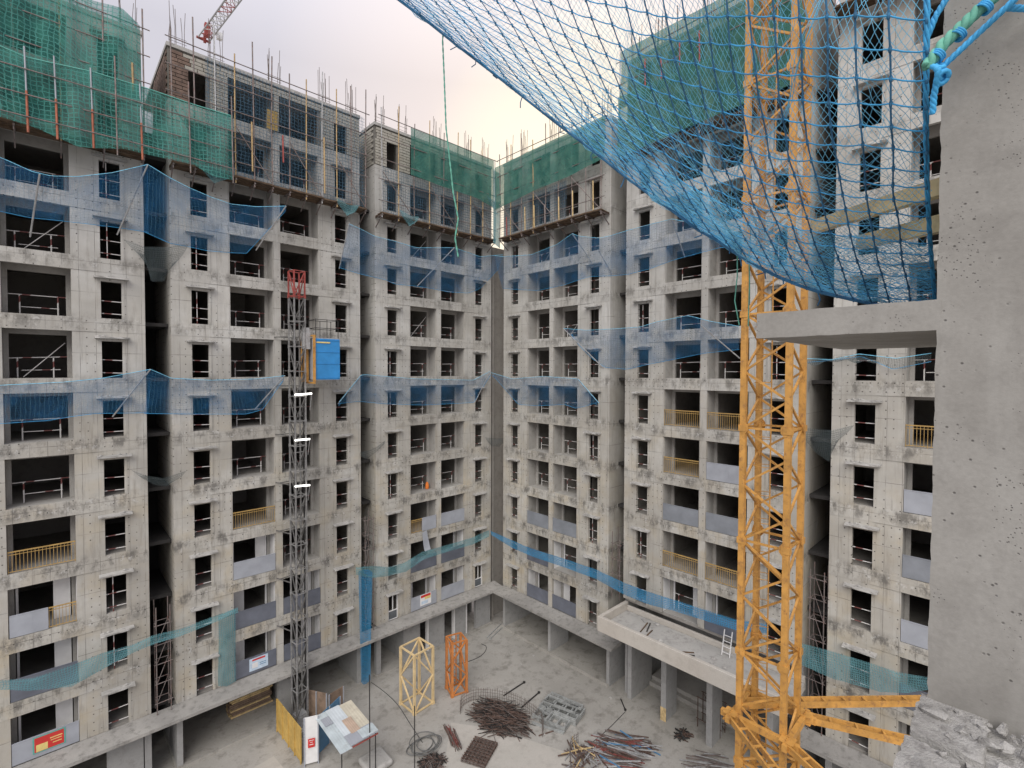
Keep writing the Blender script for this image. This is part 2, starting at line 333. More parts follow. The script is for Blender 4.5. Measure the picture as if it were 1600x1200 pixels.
# ------------------------------------------------------------------ ground
g = MB(); g.quad((-900,-900,0), (900,-900,0), (900,900,0), (-900,900,0))
tag(g.build('ground', M_YARD), kind='structure')
def yard_patch(name, pts, z, mat):
    b = MB(); n = len(pts); b.v = [(x, y, z) for x, y in pts]; b.f = [tuple(range(n))]
    return tag(b.build(name, mat), kind='structure')
M_PATCH = concrete('pale_yard_concrete', (0.40, 0.38, 0.34), (0.47, 0.44, 0.40), (0.30, 0.28, 0.25), 0.6, stamt=0.5)
M_SAND = concrete('sand_heap', (0.36, 0.28, 0.18), (0.42, 0.34, 0.23), (0.28, 0.21, 0.13), 1.5)
yard_patch('pavement', [(-24,-9), (-23.6,-3.1), (-19.2,-2.6), (-18.6,-9)], 0.008, M_PATCH)
yard_patch('pavement', [(-14.4,-12), (-10.2,-7.4), (-8.6,-9.6), (-6.5,-14.5), (-9,-17)], 0.012, M_PATCH)

# ------------------------------------------------------------------ apartment blocks
# block local axes: a along the front (+a = away from the corner on the left side), b outward, z up
HALF, W0, W1_, B0, B1 = 5.45, 3.68, 4.50, 0.21, 2.58
def S(k): return 0.73 + 3*k
def sym(mb, a0, a1, *r):
    mb.box(a0, a1, *r); mb.box(-a1, -a0, *r)
def wall_mesh(rows, last_open=True):
    mb = MB()
    for k in rows:
        z = S(k)
        sym(mb, W1_, HALF, -0.2, 0, z, z+2.31)
        sym(mb, W1_, W1_+0.12, 0, 0.02, z-0.0, z+1.975)           # cast surround of the window
        sym(mb, W0-0.12, W0, 0, 0.02, z, z+1.975)
        sym(mb, W0, W1_, -0.2, 0.02, z+1.855, z+1.975)
        sym(mb, W0, W1_, -0.2, 0, z+1.975, z+2.31)
        sym(mb, B1, W0, -0.2, -0.015, z, z+2.31)
        mb.box(-B0, B0, -0.2, 0.0, z, z+2.31)
        mb.box(-HALF, HALF, -0.2, 0.012, z+2.31, z+3)
    z0, z1 = S(rows[0]), S(rows[-1])+3
    sym(mb, HALF-0.2, HALF, -9, -0.2, z0, z1)
    return mb
def interior_mesh(rows):
    mb = MB()
    for k in rows:
        z = S(k)
        mb.box(-HALF+0.2, HALF-0.2, -9, -0.2, z-0.22, z)
        mb.box(-HALF+0.2, HALF-0.2, -6.7, -6.5, z, z+2.78)
        sym(mb, 3.05, 3.2, -6.5, -1.25, z, z+2.78)
        mb.box(-0.1, 0.1, -6.5, -1.25, z, z+2.78)
    return mb
def balcony_mesh(rows):
    mb = MB()
    for k in rows:
        z = S(k)
        sym(mb, B1, B1+0.2, -1.25, -0.2, z, z+2.78)
        mb.box(-B0, B0, -1.25, -0.2, z, z+2.78)
        sym(mb, B0, B0+0.17, -1.25, -1.1, z, z+2.78); sym(mb, B1-0.17, B1, -1.25, -1.1, z, z+2.78)
        sym(mb, B0+0.17, B1-0.17, -1.25, -1.1, z+2.12, z+2.78)
        sym(mb, B0, B1, -1.1, -0.2, z, z+0.015)
    return mb
SHADE = MB()
SHADE.v = [(-0.68,0,0),(0.68,0,0),(0.66,0.36,0.0),(-0.66,0.36,0.0),(-0.68,0,0.11),(0.68,0,0.11),(0.66,0.36,0.07),(-0.66,0.36,0.07)]
SHADE.f = [(0,3,2,1),(4,5,6,7),(0,1,5,4),(1,2,6,5),(2,3,7,6),(3,0,4,7)]
SHADE_ME = SHADE.mesh('sunshade', M_SLAB)
def shade_variant(seed):
    rng = random.Random(seed); mb = MB(); n = 9; rows = []
    for face in (0, 1):
        row0 = []; row1 = []
        for i in range(n):
            x = -0.68+1.36*i/(n-1); d = 0.36 - (0.07*rng.random()**3); zt = (0.11, 0.07)
            row0.append((x, 0.0, 0.11 if face else 0.0)); row1.append((x, d if face == 0 else d-0.01*rng.random(), (0.07+0.02*rng.random()) if face else 0.0))
        rows.append((row0, row1))
    mb.grid([rows[0][0], rows[0][1], rows[1][1], rows[1][0]])
    for i in (0, n-1): mb.quad(rows[0][0][i], rows[0][1][i], rows[1][1][i], rows[1][0][i])
    # hardened grout left lying on top
    for _ in range(rng.randint(1, 4)):
        x = rng.uniform(-0.55, 0.55); wd = rng.uniform(0.05, 0.16); mb.tube([(x-wd, 0.1, 0.10), (x, 0.14, 0.115+rng.uniform(0, 0.03)), (x+wd, 0.1, 0.10)], [0.02, 0.05, 0.02], 6)
    return mb.mesh('sunshade', M_SLAB)
SHADES = [shade_variant(i) for i in range(6)]
gbm = MB(); gbm.tube([(-0.43,0,0),(0.43,0,0.012)], 0.021, 6); GBAR = gbm.mesh('guard_bar', M_RAIL)
gbm = MB(); gbm.tube([(0.12,0,0),(0.13,0.01,1.80)], 0.022, 6); GPOST = gbm.mesh('guard_post', M_RAIL)
def rail_big(v):
    mb = MB(); w_ = 1.02
    mb.tube([(-w_,0,1.0+0.03*v),(w_,0,1.0-0.02*v)], 0.025, 6); mb.tube([(-w_*0.75,0,0.42),(w_*0.6,0,0.42-0.02*v)], 0.02, 6)
    for x in (-0.72+0.1*v, 0.62+0.06*v): mb.tube([(x,0,0),(x,0,1.0)], 0.03, 6)
    if v == 2: mb.tube([(-0.95,0.05,1.75),(0.55,0.1,0.05)], 0.02, 6)
    return mb.mesh('guard_rail', M_RAIL)
RB = [rail_big(i) for i in range(3)]
def gold_mesh(wd):
    mb = MB(); h = wd/2
    mb.box(-h, h, -0.03, 0.03, 0.98, 1.03); mb.box(-h, h, -0.015, 0.015, 0.86, 0.885); mb.box(-h, h, -0.015, 0.015, 0.07, 0.10)
    n = int(wd/0.125)
    for i in range(n+1):
        x = -h+0.02+(wd-0.04)*i/n; mb.box(x-0.009, x+0.009, -0.009, 0.009, 0.0 if i % 6 == 0 else 0.10, 0.98)
    return mb.mesh('balcony_railing', M_GOLD)
GOLD = {1: gold_mesh(2.33), 0: gold_mesh(1.0)}
def panel_mesh(wd, mat, seed):
    rng = random.Random(seed); mb = MB(); h = wd/2
    mb.box(-h, h, -0.02, 0.02, 0.03, 1.02); mb.box(-h, h, -0.03, 0.03, 1.02, 1.06)
    x = rng.uniform(-0.2, 0.2); mb.box(x-0.008, x+0.008, 0.02, 0.024, 0.03, 1.02)
    return mb.mesh('balcony_panel', mat)
PANS = {('G', 1): panel_mesh(2.33, M_PANG, 7), ('P', 1): panel_mesh(2.33, M_PAN, 1), ('D', 1): panel_mesh(2.33, M_PAND, 2), ('P', 0): panel_mesh(1.30, M_PAN, 3), ('D', 0): panel_mesh(1.3, M_PAND, 4)}
def wframe():
    mb = MB(); 
    for x0, x1 in ((-0.40,-0.34), (0.34,0.40), (-0.03,0.03)): mb.box(x0, x1, -0.03, 0.03, 0.0 if abs(x0) > 0.1 else 0.70, 1.84)
    for z0, z1 in ((0,0.06), (0.64,0.70), (1.78,1.84)): mb.box(-0.34, 0.34, -0.03, 0.03, z0, z1)
    return mb.mesh('window_frame', M_WHITE)
WF = wframe()
wpm = MB(); wpm.box(-0.34, 0.34, -0.012, 0.012, 0.06, 0.64); WPANE = wpm.mesh('pane', M_GLASS)
dfm = MB(); dfm.box(-0.97, -0.88, -0.05, 0.05, 0, 2.1); dfm.box(0.88, 0.97, -0.05, 0.05, 0, 2.1); dfm.box(-0.88, 0.88, -0.05, 0.05, 2.02, 2.1); dfm.box(-0.88, -0.34, -0.03, 0.0, 0, 2.02)
DFR = dfm.mesh('door_frame', M_WHITE)
PREVm = MB(); PREVm.box(-0.012, 0.012, -1.05, -0.22, 0.02, 2.28); PREV = PREVm.mesh('plastered_reveal', M_WHITE)
bkm = MB(); bkm.box(-0.282, 0.282, -0.03, 0.05, 0.018, 0.182); BLK = bkm.mesh('block', M_BLK)
bkm = MB(); bkm.box(-0.132, 0.132, -0.03, 0.05, 0.018, 0.182); BLKH = bkm.mesh('block', M_BLK)
bkm = MB(); bkm.box(-0.282, 0.282, -0.03, 0.05, 0.018, 0.182); BLKB = bkm.mesh('block', plain('brown_block', (0.17, 0.115, 0.09), 0.9, 0, 0.4, 3)); bkm = MB(); bkm.box(-0.132, 0.132, -0.03, 0.05, 0.018, 0.182); BLKHB = bkm.mesh('block', MATS['brown_block'])
STARTERS = []
for i in range(4):
    rng = random.Random(20+i); mb = MB()
    for _ in range(7):
        x, y = rng.uniform(-0.4, 0.4), rng.uniform(-0.12, 0.12); h = rng.uniform(1.2, 2.3)
        mb.tube([(x, y, -0.3), (x+rng.uniform(-.02,.02), y, h*0.5), (x+rng.uniform(-.07,.07), y+rng.uniform(-.05,.05), h)], 0.016, 4)
    for z in (0.25, 0.5): mb.bar((-0.42, 0, z), (0.42, 0, z), 0.016)
    STARTERS.append(mb.mesh('starter_bars', M_REB))

BLOCKS = {}
def bigpos(side): return side*(B0+B1)/2
def apartment(idx, side, centre, top, label, small_skip=(), gold=(), pan=(), frames=(), doors=(), masonry=False, first=1, no_shade=()):
    root = thing('apartment_block', label, 'building', (-centre, 0, 0) if side == 'L' else (0, -centre, 0), math.pi if side == 'L' else math.pi/2, 'unfinished apartment blocks round the yard')
    BLOCKS[idx] = root
    rows = list(range(first, top+1)); crow = rows[:-1] if masonry else rows
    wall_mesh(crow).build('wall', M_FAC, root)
    interior_mesh(rows).build('interior', M_INT, root); balcony_mesh(crow).build('balcony_recess', M_BAL, root)
    rf = MB(); zr = S(top)+2.75; rf.box(-HALF-0.05, HALF+0.05, -9, 0.06, zr, zr+0.2); rf.build('roof', M_SLAB, root)
    rng = random.Random(idx*100)
    for k in crow:
        z = S(k)
        for s in (-1, 1):
            wa = s*(W0+W1_)/2
            if (k, s) not in no_shade: link('sunshade', rng.choice(SHADES), root, (wa, 0.0, z+1.985))
            if (k, s) in frames:
                f = link('window_frame', WF, root, (wa, -0.1, z)); link('pane', WPANE, f, (0, 0, 0))
            elif k <= 10:
                link('guard_bar', GBAR, root, (wa, -0.12, z+0.92+rng.uniform(-.05,.05)), (0, rng.uniform(-.03,.03), 0)); link('guard_bar', GBAR, root, (wa, -0.12, z+0.29+rng.uniform(-.05,.05)), (0, rng.uniform(-.03,.03), 0))
                if rng.random() < 0.2: link('guard_post', GPOST, root, (wa, -0.15, z))
            ba = bigpos(s)
            full = [x for x in pan if x[0] == k and x[1] == s]; gd = [x for x in gold if x[0] == k and x[1] == s]
            for x in gd: link('balcony_railing', GOLD[x[2] if len(x) > 2 else 1], root, (ba + (x[3] if len(x) > 3 else 0), -0.07, z))
            for x in full: link('balcony_panel', PANS[(x[2], x[3] if len(x) > 3 else 1)], root, (ba + (x[4] if len(x) > 4 else 0), -0.04, z))
            if (k, s) in doors: link('plastered_reveal', PREV, root, (ba-(B1-B0)/2*(1 if side == 'L' else -1), 0, z))
            if (k, s) in doors: link('door_frame', DFR, root, (ba, -1.17, z), (0, 0, math.pi if rng.random() < .5 else 0))
            if not gd and not full and k <= 11: link('guard_rail', RB[rng.choice((0, 0, 1, 1, 2)) if k > 5 else rng.choice((0, 1))], root, (ba, -1.17, z))
    if masonry:
        z = S(top); wl = MB()
        # core of the block wall, the blocks stand proud of it
        def spans(h):
            if h < 1.9: return [(-HALF, -W1_), (-W0, -B1), (-B0, B0), (B0*0+B1, W0), (W1_, HALF)]
            if h < 2.3: return [(-HALF, -B1), (-B0, B0), (B1, HALF)]
            return [(-HALF, HALF)]
        for (h0, h1) in ((0, 1.9), (1.9, 2.3), (2.3, 2.75)):
            for a0, a1 in spans(h0): wl.box(a0+0.01, a1-0.01, -0.2, -0.045, z+h0, z+h1)
        sym(wl, HALF-0.2, HALF-0.03, -5, -0.21, z, z+2.75)
        core = wl.build('block_wall', M_MOR, root)
        for c in range(13):
            h = c*0.2+0.05
            for a0, a1 in spans(h+0.1):
                x = a0 + (0.0 if c % 2 else 0.0); first_ = True
                while x < a1-0.14:
                    wd = 0.30 if (first_ and c % 2) else 0.60
                    if x+wd > a1+0.02: wd = 0.30
                    if x+wd > a1+0.02: break
                    link('block', (BLKB if wd > 0.4 else BLKHB) if (idx == 2 and x > 4.3) else BLK if wd > 0.4 else BLKH, core, (x+wd/2, -0.03+rng.uniform(-.008,.008), z+h)); x += wd; first_ = False
            for j in range(7):           # return wall towards the yard's outer end
                y = -0.5-0.6*j-(0.3 if c % 2 else 0)
                link('block', BLKB if idx == 2 else BLK, core, (HALF-0.03+rng.uniform(-.006,.006), y, z+h), (0, 0, -math.pi/2))
    for j, a in enumerate((-4.95, -3.1, 0.0, 3.1, 4.95)):
        link('starter_bars', rng.choice(STARTERS), root, (a, -0.15-0.1*rng.random(), S(top)+2.95))
    for a in (-3.1, 0.5, 3.4): link('starter_bars', rng.choice(STARTERS), root, (a, -4.2, S(top)+2.95))
    return root

apartment(1, 'L', 29.98, 12, 'grey concrete block with a red poster on its lowest balcony panel',
          gold=[(4,-1), (3,-1,0,-0.66)], pan=[(3,-1,'P',0,0.5), (2,-1,'D'), (1,-1,'P')], doors=[(3,-1), (2,-1), (1,-1)])
apartment(2, 'L', 17.95, 12, 'grey concrete block behind the hoist mast with the blue cage',
          gold=[(4,1)], pan=[(3,1,'P'), (2,1,'D'), (1,1,'D'), (1,-1,'D'), (2,-1,'D')], doors=[(3,1), (2,1), (1,1), (1,-1), (2,-1)], masonry=True)
apartment(3, 'L', 5.90, 12, 'grey concrete block with white framed windows above a row of narrow doorways',
          gold=[(3,1,0,0.62)], pan=[(3,1,'P',0,-0.5), (2,1,'D'), (1,1,'P'), (3,-1,'P'), (2,-1,'D'), (1,-1,'P')], frames=[(1,1), (1,-1)],
          doors=[(2,-1), (1,1), (1,-1)], masonry=True)
apartment(4, 'R', 6.57, 12, 'grey concrete block standing over two wide open ground floor bays',
          pan=[(3,1,'G'), (3,-1,'G'), (1,1,'D'), (1,-1,'D'), (2,1,'D')], doors=[(1,1), (1,-1), (2,-1)])
apartment(5, 'R', 18.72, 13, 'pale concrete block with the entrance canopy and gold balcony railings',
          gold=[(6,1), (6,-1), (5,1), (3,1), (3,-1)], pan=[(5,-1,'P'), (4,1,'G'), (4,-1,'G'), (2,-1,'D')], doors=[(2,1), (2,-1)], first=2)
apartment(6, 'R', 30.75, 13, 'grey concrete block between the yellow crane mast and the rough pillar',
          gold=[(6,1)], pan=[(5,1,'P'), (4,1,'G'), (3,1,'P'), (2,1,'D')])
# recessed cores that join neighbouring blocks at the back of the slots
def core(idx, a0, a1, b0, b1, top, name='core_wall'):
    mb = MB(); mb.box(a0, a1, b0, b1, 0, top); return mb.build(name, M_SLOTSHADE, BLOCKS[idx])
def slot_shade(idx, a0, a1, b1, top, n):
    """core wall plus added slabs that darken the slot between two blocks"""
    core(idx, a0, a1, -5.6, -5.2, top); mb = MB(); mb.box(a0, a1, -5.2, b1, -0.2, -0.02); me = mb.mesh('slot_shade_slab', M_SLOTSHADE)
    for k in range(1, n+1): link('slot_shade_slab', me, BLOCKS[idx], (0, 0, S(k)))  # one made-up slab per storey keeps sky light out
slot_shade(1, -6.57, -HALF-0.004, -0.8, 36.6, 11); slot_shade(2, -6.58, -HALF-0.004, -0.8, 36.6, 11)
slot_shade(5, HALF+0.004, 6.67, -1.1, 33.2, 10); slot_shade(6, HALF+0.004, 6.58, -0.8, 39.8, 12)
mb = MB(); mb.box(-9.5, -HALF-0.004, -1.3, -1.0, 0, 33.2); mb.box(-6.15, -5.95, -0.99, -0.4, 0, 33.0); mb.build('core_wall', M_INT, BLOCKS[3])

# ------------------------------------------------------------------ ground storey of each block
def podium(idx, fins, lintel=True, walls=(), doors=(), floor=True, back=-6.0, slab=None):
    r = BLOCKS[idx]; mb = MB()
    for a0, a1, b0, b1 in fins: mb.box(a0, a1, b0, b1, 0, 3.42)
    for a0, a1, b0, b1, z0, z1 in walls: mb.box(a0, a1, b0, b1, z0, z1)
    mb.box(-HALF, HALF, back-0.2, back, 0, 3.42); sym(mb, HALF-0.15, HALF-0.003, back, -2.62, 0, 3.42)
    mb.build('ground_wall', M_PODI, r)
    if floor:
        f = MB(); f.box(-HALF-0.1, HALF+0.1, back, 0.12, 0, 0.16); f.build('plinth', M_YARD, r)
    if slab:
        s0, s1 = slab; sb = MB()
        sb.v = [(s0,-0.0,3.42),(s1,-0.0,3.42),(s1,1.22,3.40),(s0,1.22,3.40),(s0,-0.0,3.725),(s1,-0.0,3.725),(s1,1.22,3.55),(s0,1.22,3.55)]
        sb.f = [(0,3,2,1),(4,5,6,7),(0,1,5,4),(1,2,6,5),(2,3,7,6),(3,0,4,7)]
        sb.box(s0, s1, 1.225, 1.25, 3.40, 3.50)
        sb.build('ledge_slab', M_LEDGE, r)
        c = MB(); c.box(-HALF, HALF, -9, -0.005, 3.42, 3.50); c.build('ceiling', M_INT, r)
podium(1, [(-5.45,-5.15,-1.6,-0.01), (-0.35,-0.05,-1.6,-0.01), (5.1,5.45,-2,-0.01)], slab=(-6.6, 6.0), walls=[(-5.1,-3.6,-0.25,-0.02,0,3.42)])
podium(2, [(5.17,5.45,-2.4,-0.01), (-0.7,0.1,-0.4,-0.01), (-0.7,-0.45,-3.4,-0.41), (-5.45,-5.1,-3.0,-0.01), (0.0,2.2,-3.9,-3.75)], slab=(-6.62, 5.44))
podium(3, [(5.1,5.45,-0.35,-0.01)], slab=(-5.88, 5.42), walls=[(1.74,3.2,-0.3,-0.05,0,3.42), (0.35,0.97,-0.3,-0.05,0,3.42), (-0.56,0.35,-0.3,-0.05,0,3.42),
        (-2.86,-1.59,-0.3,-0.05,0,3.42), (-5.45,-3.83,-0.3,-0.05,0,3.42), (-0.56,-1.59+0.0,-0.3,-0.05,2.75,3.42), (0.97,1.74,-0.3,-0.05,2.75,3.42), (-3.83,-2.86,-0.3,-0.05,2.6,3.42),
        (3.0,3.2,-5.9,-0.3,0,3.42), (-0.6,-0.4,-5.9,-0.3,0,3.42)])
podium(4, [(5.2,5.45,-2.6,-0.01), (-0.05,0.2,-2.2,-0.01), (-5.6,-5.35,-2.2,-0.01)], slab=(-6.62, 5.315))
podium(6, [(5.15,5.45,-2.0,-0.01), (2.6,2.85,-1.6,-0.01), (-0.1,0.15,-1.6,-0.01)], slab=(-5.4, 6.62))
# block 5: double-height porch with the canopy
r5 = BLOCKS[5]; mb = MB()
for a0, a1, b0, b1, h in ((4.72,5.02,-2.6,0.05,5.55), (2.05,2.40,-1.1,0.28,5.55), (-0.9,-0.55,-1.1,0.28,5.55), (-4.2,-3.85,-1.1,0.28,5.55)): mb.box(a0, a1, b0, b1, 0, h)
mb.box(-HALF, HALF, -5.2, -5.0, 0, 6.5); mb.box(HALF-0.18, HALF, -5.0, -0.3, 0, 6.7); mb.box(-HALF, -HALF+0.18, -5.0, -0.3, 0, 6.7)
mb.build('porch_wall', M_PODI, r5)
mb = MB(); mb.box(-5.2, 4.7, -5.0, -2.6, 0, 0.55); mb.box(-5.2, 4.7, -2.6, -2.25, 0, 0.28); mb.build('porch_step', M_BAL, r5)
mb = MB(); mb.box(-5.6, 5.40, -0.2, 2.75, 5.55, 5.95); mb.box(-5.6, 5.40, 2.75, 3.0, 5.55, 6.50); mb.box(5.15, 5.40, -0.2, 2.75, 5.95, 6.50); mb.box(-5.6, 5.15, -0.2, 0.0, 5.95, 6.28)
cn = mb.build('entrance_canopy', M_CAN, r5); tag(cn, 'broad pale concrete entrance canopy with upstand edge')
mod = cn.modifiers.new('edge', 'BEVEL'); mod.width = 0.03; mod.segments = 2
mb = MB(); mb.box(-5.6, 5.15, 0.0, 2.75, 5.951, 5.96); mb.build('canopy_floor', M_SLAB, r5)
mb = MB(); mb.box(2.035, 2.415, 0.281, 0.30, 0, 0.85); mb.box(2.401, 2.42, -0.3, 0.28, 0, 0.85); mb.build('plywood_guard', M_WOOD, r5)
r3 = BLOCKS[3]
for a_ in (0.97, -1.59, -2.86):
    mb = MB(); mb.box(a_, a_+0.10, -0.34, -0.02, 0.16, 2.75 if a_ > -2 else 2.6); mb.build('door_jamb', M_WHITE, r3)
# posters fixed to balcony panels (parts of the blocks)
def poster(idx, row, side, off, wd, z0, h, border, parts):
    r = BLOCKS[idx]; a = bigpos(side)+off
    mb = MB(); mb.box(a-wd/2, a+wd/2, -0.018, -0.006, S(row)+z0, S(row)+z0+h); o = mb.build('poster', border, r)
    for j, (x0, x1, y0, y1, mt) in enumerate(parts):
        mb = MB(); mb.box(a-wd/2+x0*wd, a-wd/2+x1*wd, -0.0055, -0.003+0.001*j, S(row)+z0+y0*h, S(row)+z0+y1*h); mb.build('poster_print', mt, o)
# a grows to the left of the picture, so x runs right-to-left on these sheets
poster(1, 1, -1, -0.10, 1.15, 0.22, 0.78, M_TEAL, [(0.05,0.95,0.06,0.94,M_RED), (0.55,0.90,0.08,0.50,M_CREAMP), (0.10,0.48,0.62,0.68,M_CREAMP), (0.12,0.46,0.48,0.53,M_CREAMP), (0.12,0.4,0.3,0.35,M_CREAMP)])
poster(2, 1, 1, -0.15, 1.05, 0.2, 0.75, M_BLUEL, [(0.15,0.85,0.78,0.92,M_RED), (0.55,0.85,0.2,0.6,M_WHITE), (0.1,0.45,0.45,0.5,M_BLUEP), (0.1,0.45,0.3,0.35,M_BLUEP)])
poster(3, 1, 1, -0.15, 1.0, 0.2, 0.85, M_WHITE, [(0.05,0.95,0.72,0.95,M_RED), (0.05,0.6,0.50,0.74,M_CREAMP), (0.3,0.9,0.12,0.4,M_BLUEL)])

# ------------------------------------------------------------------ netting helper
def resample(pts, n):
    P = [Vector(p) for p in pts]; d = [0]
    for i in range(1, len(P)): d.append(d[-1]+(P[i]-P[i-1]).length)
    out = []
    for i in range(n):
        t_ = d[-1]*i/(n-1); j = 0
        while j < len(d)-2 and d[j+1] < t_: j += 1
        u = (t_-d[j])/max(d[j+1]-d[j], 1e-9); out.append(P[j].lerp(P[j+1], u))
    return out
def sheet(name, A, B, mat, label, cat='net', group=None, sag=0.15, n=48, mrows=7, wr=0.04, seed=0, out=None):
    """cloth between the lines A and B (3-D points): sags and wrinkles"""
    rng = random.Random(seed); A = resample(A, n); B = resample(B, n); rows = []; uvs = []
    ph = [rng.uniform(0, 6.28) for _ in range(6)]; L = 0; us = [0]
    for i in range(1, n): L += (A[i]-A[i-1]).length; us.append(L)
    nrm = out or Vector((-0.7, -0.7, 0.1))
    for j in range(mrows):
        v = j/(mrows-1); r_ = []; u_ = []
        for i in range(n):
            p = A[i].lerp(B[i], v); s_ = math.sin(math.pi*v)
            p = p + Vector((0,0,-sag*s_)) + nrm*(wr*(0.3+s_)*(math.sin(us[i]*3.1+ph[0]+v*2)+0.6*math.sin(us[i]*7.3+ph[1]-v*3)+0.5*math.sin(us[i]*1.3+v*5+ph[2])))
            r_.append(p); u_.append((us[i], v*(A[i]-B[i]).length))
        rows.append(r_); uvs.append(u_)
    mb = MB(); mb.grid(rows, uvs); o = mb.build(name, mat, None, True)
    return tag(o, label, cat, group)
def edge_rope(o, pts, r=0.02, mat=None, name='edge_rope'):
    mb = MB(); mb.tube(pts, r, 5); return mb.build(name, mat or M_ROPEB, o)
def Lp(pts, b): return [onL(x, y, b) for x, y in pts]
def Rp(pts, b): return [onR(x, y, b) for x, y in pts]

# ------------------------------------------------------------------ scaffolds at the top of the blocks
def scaffold(idx, a0, a1, z0, z1, label, bo=0.95, step=1.25, plank=True, coloured=(), seed=0):
    """uprights, ledgers and plank platform hung in front of block idx"""
    rng = random.Random(seed); blk = BLOCKS[idx]
    t = thing('scaffold', label, 'scaffold', blk.location, blk.rotation_euler.z, 'scaffolds along the unfinished top storeys')
    n = int((a1-a0)/step); xs = [a0+(a1-a0)*i/n for i in range(n+1)]
    for i, a in enumerate(xs):
        h = z1+rng.uniform(-0.5, 0.9); mt = rng.choice([M_PIPE, M_PIPE, M_PIPE, M_BAMB, M_GALV]); mb = MB()
        mb.tube([(a, bo, z0-0.25), (a+rng.uniform(-.05,.05), bo+rng.uniform(-.04,.04), (z0+h)/2), (a+rng.uniform(-.08,.08), bo+rng.uniform(-.05,.05), h)], 0.035, 6); mb.build('upright', mt, t)
    z = z0+0.9
    while z < z1:
        mb = MB(); mb.tube([(a0-0.3, bo+0.05, z), ((a0+a1)/2, bo+0.05, z+rng.uniform(-.05,.05)), (a1+0.3, bo+0.05, z)], 0.028, 6); mb.build('ledger', M_PIPE, t); z += rng.uniform(1.2, 1.5)
    for i, a in enumerate(xs):
        mb = MB(); mb.bar((a, 0.0, z0-0.06), (a, bo+0.1, z0-0.06), 0.07); mb.bar((a, 0.0, z0-0.75), (a, bo, z0-0.08), 0.05); mb.build('bracket', M_PIPE, t)
    if plank:
        for i in range(n):
            for j in range(3):
                mb = MB(); x0, x1 = xs[i]-0.06, xs[i+1]+0.06; y0 = 0.06+0.33*j; zz = z0+rng.uniform(0, 0.05)+0.03*j
                mb.bar((x0, y0+0.16, zz), (x1, y0+0.16+rng.uniform(-.05,.05), zz+rng.uniform(-.03,.03)), 0.31, 0.09); mb.build('platform_plank', M_PLANK, t)
    for i in range(0, n-1, 3):
        mb = MB(); mb.tube([(xs[i], bo+0.08, z0+0.1), (xs[i+2], bo+0.08, z0+2.9)], 0.026, 6); mb.build('brace', M_PIPE, t)
    for (a, zb, zt, mt) in coloured:
        mb = MB(); mb.tube([(a, bo+0.06, zb), (a+0.03, bo+0.08, zt)], 0.045, 6); mb.build('prop_post', mt, t)
    return t
scaffold(1, -5.4, 5.4, 33.0, 40.6, 'pipe scaffold wrapped in green netting above the block with the red poster', 0.95, 1.5, True, [(-5.0,36.0,37.4,M_BAMB)], 1)
scaffold(2, -5.4, 5.4, 33.0, 40.2, 'pipe scaffold with an open mesh in front of pale block walls above the hoist', 0.95, 0.95, True, [(1.6,33.6,36.4,M_BAMB), (-2.6,33.4,36.9,M_BAMB), (-0.1,34.6,36.2,M_REDP)], 2)
scaffold(3, -5.0, 5.4, 33.05, 40.0, 'pipe scaffold half hidden by green netting above the row of doorways', 0.95, 1.2, True, [], 3)
scaffold(4, -5.3, 4.9, 33.05, 40.2, 'pipe scaffold with upright timber props above the two open ground bays', 0.95, 1.2, True,
         [(-1.6,33.2,34.9,M_WOOD), (-2.9,33.2,35.0,M_WOOD), (1.9,33.2,35.0,M_WOOD), (0.9,33.2,34.9,M_WOOD), (-4.7,33.2,35.2,M_WOOD), (4.0,33.2,34.7,M_REDP), (-0.2,33.2,34.7,M_PIPE)], 4)
scaffold(5, -5.4, 5.4, 36.1, 43.2, 'pipe scaffold wrapped in green netting behind the upper crane mast', 0.95, 1.3, True, [(x, 39.8, 41.6, M_REDP) for x in (4.6,3.5,2.4,1.2,0.0,-1.3)], 5)
scaffold(6, -5.4, 5.4, 39.3, 43.6, 'pipe scaffold at the very top between crane mast and rough pillar', 0.95, 1.4, True, [], 6)

GN = 'green nets hung round the upper storeys'
def bl(idx, a, b, z):                                  # block local -> world
    p = BLOCKS[idx].location
    return Vector((p.x-a, -b, z)) if idx <= 3 else Vector((-b, p.y+a, z))
def hung(idx, pts_top, pts_bot, mat, label, **k):
    A = [bl(idx, *p) for p in pts_top]; B = [bl(idx, *p) for p in pts_bot]
    o = sheet('green_net', A, B, mat, label, 'net', GN, out=(bl(idx,0,1,0)-bl(idx,0,0,0)), **k); return o, A, B
hung(1, [(5.4,1.0,41.2), (1,1.02,40.6), (-2.4,1.0,40.4), (-3.4,1.02,39.7), (-4.6,1.02,39.9), (-5.3,1.0,39.4)], [(5.4,1.05,35.6), (-2,1.05,35.6), (-5.35,1.05,35.7)], N_GREEN, 'green net over the uppermost storey of the block with the red poster', sag=0.0, n=70, mrows=14, wr=0.06, seed=1)
sheet('net_bundle', [bl(3,-4.7,1.1,39.0), bl(3,-5.4,1.3,38.6), bl(4,5.6,1.05,38.9)], [bl(3,-4.7,1.1,32.9), bl(3,-5.3,1.35,32.4), bl(4,5.6,1.05,32.9)], N_TEAL, 'pale crumpled net strip closing the inner corner at the top', 'net', 'scraps of net on the platforms', 0.0, 12, 24, 0.05, 77)
